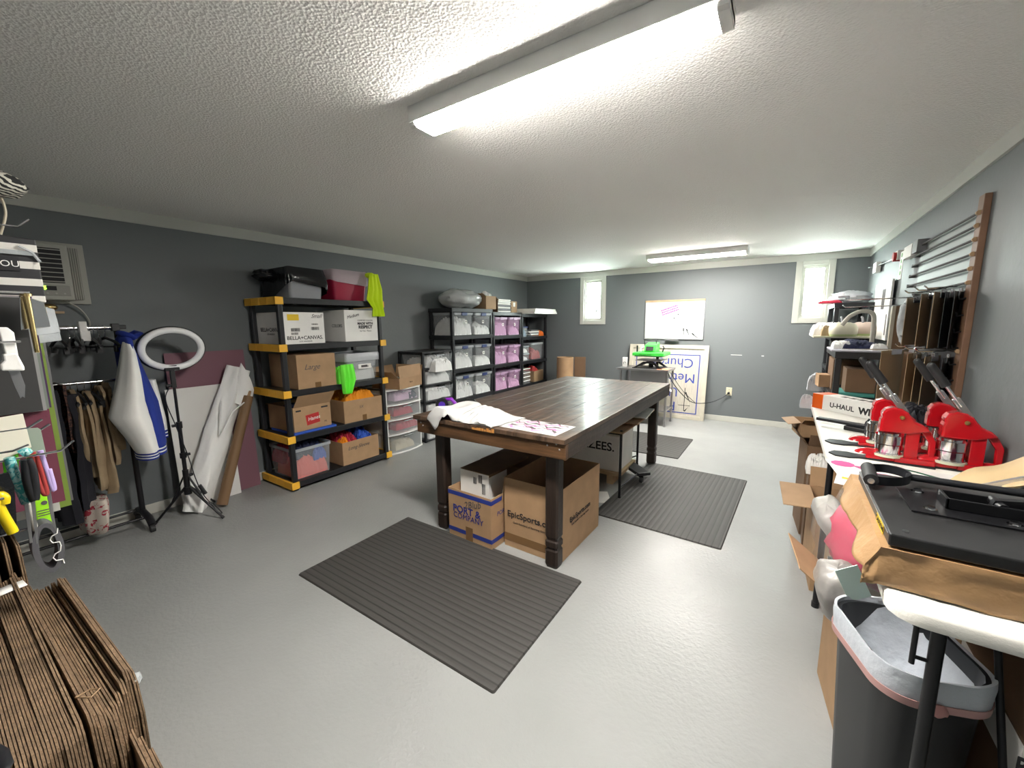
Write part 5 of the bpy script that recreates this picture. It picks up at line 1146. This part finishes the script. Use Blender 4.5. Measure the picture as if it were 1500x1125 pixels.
t = carton('cardboard_box', 'closed brown box in front on the nearer black shelf above the teal cloth', (4.87, 4.62, .935), 0, .22, .28, .20, m='kraftdark', closed=True)  # shelf shade put into the colour here too, by the darker cardboard
setp(obj('teal_cloth', MB().box(4.70, 4.99, 4.44, 4.76, .9015, .933), 'teal', bevel=.01), 'folded teal cloth at the front of the nearer black shelf', 'cloth')
t = carton('cardboard_box', 'tan box sticking out to the left of the nearer black shelf', (4.64, 5.05, .901), .1, .09, .18, .12, m='kraft', closed=True)
heap('clothes_heap', 'white plastic hanging off the left side of the nearer black shelf', 'clothes', 'liner', (4.60, 5.30, .82), .14, .14, .18, 215)
setp(obj('white_tray', MB().box(4.69, 4.98, 4.45, 5.28, .521, .56), 'white', bevel=.004), 'flat white tray on the lower level of the nearer black shelf', 'tray')
setp(obj('dark_crate', MB().box(4.70, 4.97, 4.48, 5.25, .562, .80), 'grey', bevel=.006), 'dark grey crate on the lower level of the nearer black shelf', 'crate')
setp(obj('green_box', MB().box(4.86, 4.94, 4.46, 4.475, .76, .79), mat('olive_print', (.25, .35, .08), .5)), 'small green packet in front of the dark grey crate', 'packet')

# ================================================================== WHITE FOLDING TABLES
TB = .88
def folding_table(label, x0, x1, y0, y1, legs):
    t = thing('folding_table', label, 'table', ((x0+x1)/2, (y0+y1)/2, 0)); sx, sy = x1-x0, y1-y0; r = .065
    b = MB(); b.loft([rrect(sx-.02, sy-.02, r, TB-.042), rrect(sx, sy, r, TB-.036), rrect(sx, sy, r, TB-.008), rrect(sx-.012, sy-.012, r, TB)], 0, None, True, True); obj('tabletop', b, 'folding', t)
    for (lx, ly) in legs: obj('leg', MB().cyl((lx, ly, .02), (lx, ly, TB-.042), .0145, n=16).cyl((lx, ly, 0), (lx, ly, .03), .018, n=14), 'blackmetal', t)
    ys_ = sorted(set(l[1] for l in legs))
    for y in ys_: obj('leg_brace', MB().cyl((-sx/2+.06, y, .30), (sx/2-.06, y, .30), .009).cyl((0, y, .30), (0, y*.45, TB-.045), .008), 'blackmetal', t)
    return t
t = folding_table('near white folding table at the lower right carrying the black heat press', 4.555, 5.115, 1.225, 2.44, ((-.165, -.50), (.20, -.50), (-.15, .50), (.20, .50)))
obj('leg_lock', MB().cyl((-.205, -.50, .68), (-.205, -.50, .83), .006).cyl((-.165, -.50, .70), (-.205, -.50, .70), .005), 'blackmetal', t)
folding_table('far white folding table carrying the four red presses', 4.515, 5.115, 2.46, 4.25, ((-.27, -.76), (.22, -.76), (-.27, .76), (.22, .76)))

# black heat press on the near table
t = thing('heat_press', 'big black heat press plate on brown paper on the near white table', 'heat press', (4.83, 1.585, TB))
obj('base', MB().box(-.22, .24, -.20, .22, .003, .075), 'blackmetal', t, bevel=.004)
obj('lower_plate', MB().box(-.265, .26, -.25, .25, .078, .095), 'steel', t, bevel=.003)
obj('upper_plate', MB().box(-.275, .285, -.262, .262, .104, .136), mat('scuffed_black', (.018, .018, .019), .38, var=.5, vscale=7, coat=.2), t, bevel=.004)
obj('plate_edge', MB().box(-.2765, -.2752, -.25, .25, .130, .1335), 'alu', t)
obj('caution_sticker', MB().box(-.2768, -.2752, -.20, -.105, .105, .129), 'labelyellow', t)
o = text('CAUTION', .021, (-.2772, -.152, .117), '-x', 'ink', t)
obj('bolt', MB().cyl((-.24, -.232, .134), (-.24, -.232, .141), .007, n=10), 'chrome', t)
obj('mounting_plate', MB().box(-.20, .18, -.07, .13, .1365, .141), 'blackmetal', t, bevel=.001)
for x, y in ((-.155, -.035), (-.155, .105), (.0, -.045), (.14, .105)): obj('bolt', MB().cyl((x, y, .140), (x, y, .150), .010, n=6).cyl((x, y, .141), (x, y, .143), .015, n=14), 'chrome', t)
b = MB(); b.box(-.12, .16, -.01, -.002, .141, .172).box(-.12, .16, .065, .073, .141, .172).box(-.12, -.112, -.01, .073, .141, .172); obj('channel', b, 'blackmetal', t, bevel=.002)
b = MB(); b.prism([(-.03, .148), (-.02, .178), (.12, .20), (.16, .19), (.14, .168), (.0, .152)], 'y', .02, .04); b.cyl((-.01, -.005, .165), (-.01, .07, .165), .012); b.cyl((.13, -.01, .188), (.13, .08, .188), .013); obj('toggle_arm', b, 'blackmetal', t)
b = MB()
b.cyl((-.270, .072, .166), (-.262, .205, .168), .019, n=18); obj('grip', b, 'rubber', t)
b = MB(); P_ = catenary([(-.262, .205, .167), (-.215, .225, .167), (-.175, .205, .167), (-.165, .16, .166), (-.185, .115, .165), (-.225, .085, .165), (-.268, .073, .166)])
b.loft([[(p.x, p.y, p.z-.014), (p.x, p.y, p.z+.014), (p.x+.004, p.y+.004, p.z+.014), (p.x+.004, p.y+.004, p.z-.014)] for p in P_], 0, None, True, True); obj('handle_loop', b, 'black', t)
obj('handle_end', MB().cyl((-.271, .064, .165), (-.270, .071, .165), .009, n=12), 'chrome', t)
b = MB(); b.tube([(-.172, .17, .166), (-.05, .155, .170), (.12, .13, .178), (.29, .12, .185)], .011, 10); obj('lever', b, 'black', t)
for s in (-.15, .15): obj('hinge_post', MB().box(.235, .262, s-.02, s+.02, .095, .19), 'blackmetal', t)
# brown paper over the lower plate: top sheet, wavy left overhang and crisp front skirt
mb = MB(); vs = []; fs = []; NX = 40; NY = 50; N = NX+1; ZT = TB+.0985
def kraft_x(i): return 4.480+.062*(i/8) if i <= 8 else 4.542+.55*((i-8)/(NX-8))
for j in range(NY+1):
    v = j/NY; y = 1.318+.60*v
    for i in range(N):
        x = kraft_x(i)
        if i < 8:
            s_ = 1-i/8; wav = ns(v*5, 2, 3); x = 4.542-.030*s_-.012*s_*wav-.010*s_*math.sin(v*11); z = ZT-(.062+.020*wav)*s_**.9
        else: z = ZT
        vs.append((x, y+.006*ns(x*20, v*8, 4)*(i < 8), z+.003*ns(x*25, y*25, 5)*(i < 9)))
for j in range(NY):
    for i in range(NX): fs.append((j*N+i, j*N+i+1, (j+1)*N+i+1, (j+1)*N+i))
mb.add(vs, fs, 0, None, True)
base = len(mb.v); m_ = 8
for q in range(1, m_+1):
    for i in range(N):
        p = vs[i]; s_ = q/m_; u = i/NX
        crease = .006*math.sqrt(abs(math.sin(PI*(u*2.3+ns(u*3, s_*2, 7)*2))))
        mb.v.append(Vector((p[0]-.004*s_, p[1]-.004-.016*s_+crease-.01*ns(u*6, s_*2, 8), p[2]-(.094 if i >= 8 else .094-.055*(1-i/8))*s_+.004*ns(u*7, 1, 2)*s_)))
for q in range(m_):
    for i in range(NX):
        a = i if q == 0 else base+(q-1)*N+i; c = base+q*N+i
        mb.f.append([a, a+1, c+1, c]); mb.mi.append(0); mb.sm.append(True)
o = obj('kraft_paper_sheet', mb, 'kraftpaper'); sm = o.modifiers.new('s', 'SOLIDIFY'); sm.thickness = .0012; sm.offset = 0
setp(o, 'brown wrapping paper draped under the big black heat press plate', 'paper')
# prints lying at the far end of the near table
t = thing('printed_sheet', 'white sheet with magenta pattern between the red presses and the black press', 'paper', (4.66, 2.32, TB+.001), .12)
obj('sheet', MB().box(-.14, .17, -.14, .12, 0, .002), 'paper', t)
b = MB(); r = random.Random(3)
for k in range(16):
    a = .2+k*.11; b.add([(-.10+.015*k*.2, .06, .003), (-.10+.26*math.cos(a*.55)*.9, .08-.20*math.sin(a*.5), .003), (-.10+.26*math.cos(a*.55+.05)*.9, .08-.20*math.sin(a*.5+.05), .003)], [(0, 1, 2)], k % 2)
obj('ray_pattern', b, ['magenta', 'pinkprint'], t)
b = MB(); b.cyl((-.085, .07, .0025), (-.085, .07, .0035), .045, n=10); obj('magenta_blob', b, 'magenta', t)
o = obj('printed_sheet', MB().box(-.10, .12, -.06, .10, 0, .0015), 'paper', loc=(4.62, 2.12, TB+.001), rot=(0, 0, -.15)); setp(o, 'white and yellow sheet at the left edge beside the brown paper', 'paper'); obj('yellow_band', MB().box(-.08, .06, .02, .045, .0016, .0024), 'labelyellow', o)
o = obj('printed_sheet', MB().box(-.14, .14, -.09, .09, 0, .0015), 'paper', loc=(4.83, 2.37, TB+.0035), rot=(0, 0, -.2)); setp(o, 'white sheet with dark green lines in front of the red presses', 'paper')
b = MB(); b.tube([(-.12, .05, .003), (-.02, .03, .003), (.10, -.03, .003), (.13, -.06, .003)], .004, 4).tube([(-.12, -.01, .003), (-.03, -.05, .003), (.06, -.07, .003)], .0025, 4); obj('green_line', b, mat('dark_green_print', (.01, .08, .04), .5), o)
# tan curled paper and bracket at the right edge
b = MB(); rows = []
for i in range(15):
    s = i/14; rows.append([(4.86+.26*s, 1.95+.22*j/6+.05*math.sin(s*3), TB+.055+.16*s-.07*math.sin(j/6*PI)*(1-s*.3)+.012*math.sin(s*9+j)) for j in range(7)])
vs = [p for r_ in rows for p in r_]; b.add(vs, [(i*7+j, (i+1)*7+j, (i+1)*7+j+1, i*7+j+1) for i in range(14) for j in range(6)], 0, None, True)
o = obj('curled_paper', b, mat('manila_paper', (.62, .46, .26), .5)); sm = o.modifiers.new('s', 'SOLIDIFY'); sm.thickness = .0015; setp(o, 'curled manila paper at the right edge above the tables', 'paper')
t = thing('press_bracket', 'grey metal bracket arm at the right edge behind the black press', 'bracket', (4.98, 2.12, TB))
obj('arm', MB().prism([(-.13, .01), (-.10, .0), (.13, .10), (.13, .14), (.08, .14), (-.12, .035)], 'y', -.008, .008), 'alu', t, bevel=.002); obj('pad', MB().cyl((.10, -.06, .02), (.10, -.06, .07), .055, n=24), 'grey', t); obj('bolt', MB().cyl((-.05, -.012, .045), (-.05, .0, .045), .010, n=10).cyl((-.0, -.012, .07), (-.0, .0, .07), .010, n=10), 'chrome', t)
setp(obj('maroon_cloth', heap_mb(.18, .14, .05, 9), mat('plum_cloth', (.12, .01, .04), .8), loc=(5.02, 2.27, TB+.003)), 'dark plum cloth under the grey metal bracket', 'cloth')

# red presses
def red_press():
    t = thing('button_press', 'x', 'press', (0, 0, 0), 0, 'red presses on the far white table')
    obj('base_plate', MB().prism([(-.02, -.03), (-.06, -.05), (-.115, -.045), (-.14, 0), (-.115, .045), (-.06, .05), (-.02, .03), (.24, .05), (.24, -.05)], 'z', .0, .008), 'black', t, bevel=.002)
    b = MB(); b.box(.0, .235, -.036, .036, .009, .028); obj('base', b, 'red', t, bevel=.005)
    obj('base_skirt', MB().box(.10, .24, -.042, .042, .009, .034), 'red', t, bevel=.003)
    obj('front_pad', MB().loft([rrect(.10, .066, .030, .0285, .01), rrect(.085, .055, .026, .044, .01), rrect(.04, .03, .014, .053, .02)], 0, None, True, True), 'red', t)
    obj('turntable', MB().cyl((.08, 0, .029), (.08, 0, .040), .058, n=24), 'cream', t)
    b = MB(); b.cyl((.080, 0, .041), (.080, 0, .046), .052, n=32).cyl((.080, 0, .046), (.080, 0, .084), .047, n=32); obj('lower_die', b, 'chrome', t)
    b = MB(); b.cyl((.080, 0, .089), (.080, 0, .130), .050, n=32).cyl((.080, 0, .130), (.080, 0, .141), .040, n=28); obj('upper_die', b, 'chrome', t)
    prof = [(.14, .028), (.235, .028), (.235, .115), (.215, .165), (.175, .198), (.155, .235), (.125, .262), (.09, .27), (.06, .262), (.045, .235), (.045, .142), (.14, .142)]
    hole = [(.185, .05), (.215, .05), (.212, .11), (.185, .15)]
    b = MB(); b.prism([(.135, .028), (.182, .028), (.182, .165), (.155, .165), (.135, .150)], 'y', -.020, .020); b.prism([(.218, .028), (.238, .028), (.238, .115), (.218, .16), (.182, .188), (.182, .165), (.216, .11)], 'y', -.012, .012); b.prism([(.182, .028), (.218, .028), (.218, .048), (.182, .048)], 'y', -.012, .012); obj('column', b, 'red', t, bevel=.003)
    b = MB(); b.prism([(.040, .145), (.145, .145), (.175, .155), (.215, .165), (.190, .190), (.160, .205), (.145, .225), (.132, .245), (.110, .260), (.080, .265), (.055, .255), (.042, .235), (.045, .215), (.040, .20)], 'y', -.030, .030); obj('head', b, 'red', t, bevel=.008)
    obj('pivot_bolt', MB().cyl((.11, -.038, .222), (.11, .038, .222), .009, n=12), 'brass', t)
    a = Vector((.11, 0, .262)); c = Vector((-.025, 0, .47)); d = (c-a).normalized()
    obj('lever_bracket', MB().box(-.011, .011, -.013, .013, -.03, .07, 0, Matrix.Translation(a) @ d.to_track_quat('Z', 'Y').to_matrix().to_4x4()), 'steel', t, bevel=.003)
    obj('lever', MB().cyl(a+d*.03+Vector((0, .007, 0)), c+Vector((0, .007, 0)), .0055).cyl(a+d*.03-Vector((0, .007, 0)), c-Vector((0, .007, 0)), .0055), 'chrome', t)
    obj('grip', MB().cyl(c-d*.115, c-d*.01, .018, .0155, n=14).ball(c-d*.01, .0155, 1, 1, 1, 12, 8), 'rubber', t)
    return t
rp = red_press(); rp.location = (4.665, 2.555, TB); rp['label'] = 'red lever press, nearest in the left pair on the far white table'
copy_tree(rp, None, (4.665, 2.80, TB), 'red lever press, farther one of the left pair near the wrap box')
copy_tree(rp, None, (4.875, 2.565, TB), 'red lever press, nearest of the right pair by the wall')
copy_tree(rp, None, (4.875, 2.80, TB), 'red lever press, farther one of the right pair by the wall')
# wrap box and black items
t = thing('wrap_box', 'long white box with an orange end on the far white table', 'box', (4.83, 3.66, TB), -.80)
obj('body', MB().box(-.30, .36, -.07, .07, .0, .11), 'paper', t, bevel=.003)
obj('orange_end', MB().box(-.385, -.3005, -.0712, .0712, .0, .1112), 'orange', t, bevel=.003)
text('U-HAUL', .050, (-.15, -.0712, .045), '-y', 'ink', t, bold=.001); text('WRAP', .062, (.06, -.0712, .045), '-y', 'ink', t, bold=.003)
b = MB()
for k in range(7): b.box(-.20+.06*k, -.16+.06*k, -.03, .01+.004*k, .1105, .1112)
obj('printed_panel', b, 'inkgrey', t)
t = thing('paper_cutter', 'long black cutter bar lying across the far white table', 'cutter', (4.73, 3.16, TB), -.45)
obj('bar', MB().box(-.24, .30, -.022, .022, .028, .046), 'black', t, bevel=.003); obj('bed', MB().box(-.08, .34, -.045, .045, .002, .027), 'blackmetal', t, bevel=.003)
obj('screw', MB().cyl((-.02, -.0, .046), (-.02, 0, .049), .006, n=8), 'chrome', t)
heap('clothes_heap', 'black cloth heaped behind the red presses beside the wall', 'clothes', 'cloth_black', (4.99, 3.12, TB), .25, .36, .20, 301)
heap('clothes_heap', 'black bag bunched between the pairs of red presses', 'clothes', 'cloth_black', (4.80, 3.08, TB+.001), .14, .20, .10, 303)
setp(obj('orange_sheet', MB().box(-.10, .10, -.10, .10, 0, .003), 'orange', loc=(5.02, 3.42, TB+.001)), 'orange printed sheet beside the wall on the far white table', 'paper')
t = carton('cardboard_box', 'open tan box sticking out left of the far table near the long white box', (4.50, 3.80, .68), .2, .16, .24, .11, m='kraft', flaps=(('-x', 100, .08), ('-y', 60, .08)))
setp(obj('white_crumple', heap_mb(.10, .14, .10, 31), 'liner', loc=(4.49, 4.10, .84)), 'crumpled white plastic at the far left end of the white table', 'bag') 
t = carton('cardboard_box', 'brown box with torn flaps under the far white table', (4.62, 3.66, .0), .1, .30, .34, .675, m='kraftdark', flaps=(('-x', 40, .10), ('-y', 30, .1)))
t = carton('cardboard_box', 'open brown box with a wide flap reaching over the floor beyond the clear bags', (4.66, 2.95, .0), .06, .30, .40, .50, flaps=(('-x', 92, .16), ('-y', 80, .16), ('+y', 20, .12)))
setp(obj('white_scraps', heap_mb(.12, .16, .12, 33), 'paper', loc=(4.545, 3.38, .52)), 'white paper scraps sticking out under the far white table', 'paper')
setp(obj('paper_support', MB().box(4.50, 4.62, 3.28, 3.50, 0, .518), 'kraftdark'), 'narrow brown box under the white paper scraps', 'cardboard box')
# bags of shirts between the tables and the carton
t = carton('cardboard_box', 'tall brown box with a long open flap left of the bin', (4.695, 1.95, .0), .12, .30, .30, .50, flaps=(('-x', 50, .20), ('-y', 165, .26)))
b = MB(); b.ball((0, 0, 0), 1, .15, .19, .17, 24, 16, fn=lambda d: 1+.22*ns(d.x*2.6, d.y*2.6, d.z*2.6+3)); o = obj('packed_shirts', b, mat('pink_red_cloth', (.50, .015, .08), .6), loc=(4.655, 2.02, .68)); setp(o, 'pinkish red shirts inside the clear bag under the brown paper', 'clothes')
b = MB(); b.ball((0, 0, 0), 1, .19, .27, .24, 30, 20, fn=lambda d: 1+.22*ns(d.x*2.3, d.y*2.3, d.z*2.3+9)+.08*abs(ns(d.x*7, d.y*7, d.z*7))); o = obj('plastic_bag', b, mat('shiny_clear_bag', (.60, .60, .58), .08, bump=.9, bscale=16, alpha=.13), loc=(4.65, 2.02, .66)); setp(o, 'shiny clear bag of red shirts bulging out from under the near table', 'bag')
def pillow(sx, sy, sz, seed, amp=.12, n=24, m=14):
    """soft plump packet"""
    mb = MB(); secs = []
    sg = lambda v, p: math.copysign(abs(v)**p, v)
    for i in range(m+1):
        t_ = PI*(i+.02)/(m+.04)-PI/2; row = []
        for j in range(n):
            a_ = 2*PI*j/n; k_ = 1+amp*ns(math.cos(a_)*2, math.sin(a_)*2+seed, t_*2)
            row.append((sx/2*sg(math.cos(t_), .6)*sg(math.cos(a_), .6)*k_, sy/2*sg(math.cos(t_), .6)*sg(math.sin(a_), .6)*k_, sz/2*sg(math.sin(t_), .75)*k_))
        secs.append(row)
    mb.loft(secs, 0, None, True, True); return mb
o = obj('wrapped_shirts', pillow(.12, .20, .16, 3), mat('pale_grey_packs', (.42, .41, .39), .35, bump=.5, bscale=14), loc=(4.545, 2.36, .62), rot=(.3, -.4, .2)); setp(o, 'pale wrapped pack at the far end of the clear bags', 'packet')
t = thing('wrapped_shirts', 'grey wrapped shirts with a pale green label below the clear bag', 'packet', (4.54, 1.80, .56), .1); obj('pack', pillow(.15, .16, .24, 5), mat('grey_packs', (.30, .285, .27), .35, bump=.6, bscale=14), t, rot=(.35, -.25, 0))
obj('green_label', MB().box(-.002, .001, -.035, .035, -.06, .06), mat('mint_label', (.66, .82, .74), .5), t, loc=(.005, -.100, .10), rot=(.45, 0, -1.3))
# bin with liner
t = thing('trash_can', 'tall black trash can under the near white table at the lower right', 'trash can', (4.668, 1.565, 0), .35)
secs = [rrect(.20, .26, .06, 0), rrect(.255, .325, .085, .585), rrect(.265, .335, .085, .60), rrect(.245, .315, .08, .60), rrect(.19, .25, .06, .01)]
b = MB(); b.loft(secs, 0, None, True, True); obj('body', b, 'black', t)
b = MB(); rows = []
for z, k, fo in ((-.075, 1.025, .15), (-.045, 1.03, .35), (-.01, 1.045, .6), (.010, 1.035, .9), (.008, .99, 1), (-.03, .93, 1.6), (-.09, .84, 2.6), (-.16, .70, 3.2), (-.24, .5, 3.2), (-.28, .1, 1)):
    row = rrect(.265*k, .335*k, .085*k, .60, n=12); out = []
    for p in row:
        an = math.atan2(p[1], p[0]); w_ = math.sqrt(abs(math.sin(2.6*an+2*ns(an, z*6, 1))))
        q = 1+.035*fo*(w_-.6)+.03*fo*ns(p[0]*14, p[1]*14, z*6)
        out.append((p[0]*q, p[1]*q, p[2]+z+.020*fo*ns(p[0]*8, p[1]*8, z*4)))
    rows.append(out)
b.loft(rows, 0, None, True, False); o = obj('bin_liner', b, mat('bin_liner_film', (.62, .66, .72), .3, bump=.6, bscale=26, alpha=.9), t, 'white bag liner')
b = MB(); b.loft([rrect(.265*k, .335*k, .085, .60+z, n=9) for z, k in ((-.078, 1.035), (-.055, 1.045), (-.055, 1.035), (-.078, 1.028))], 0, None, True, False); obj('drawstring', b, mat('pink_drawstring', (.62, .36, .34), .4, alpha=.8), t)
b = MB(); b.ball((-.02, -.176, .530), .016, 1.3, .5, 1.2, 10, 7, fn=lambda d: 1+.4*ns(d.x*3, d.y*3, d.z*3)); obj('knot', b, mat('pink_knot', (.62, .30, .28), .4), t)
# cartons under the near table
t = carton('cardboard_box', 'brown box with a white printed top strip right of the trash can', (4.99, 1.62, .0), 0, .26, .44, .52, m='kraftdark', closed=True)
obj('white_strip', MB().box(-.1308, .1308, -.2208, .22, .40, .515), 'whitecard', t); text('BELLA+CANVAS', .07, (.0, -.2215, .455), '-y', 'ink', t, bold=.002, sx=.55)
t = carton('cardboard_box', 'brown box farther back under the near white table', (4.98, 2.07, .0), 0, .26, .44, .50, m='kraft', closed=True)
for o in bpy.data.objects:
    if o.parent is None and o.type in ('MESH', 'EMPTY') and 'label' in o and 'category' not in o: o['category'] = 'object'
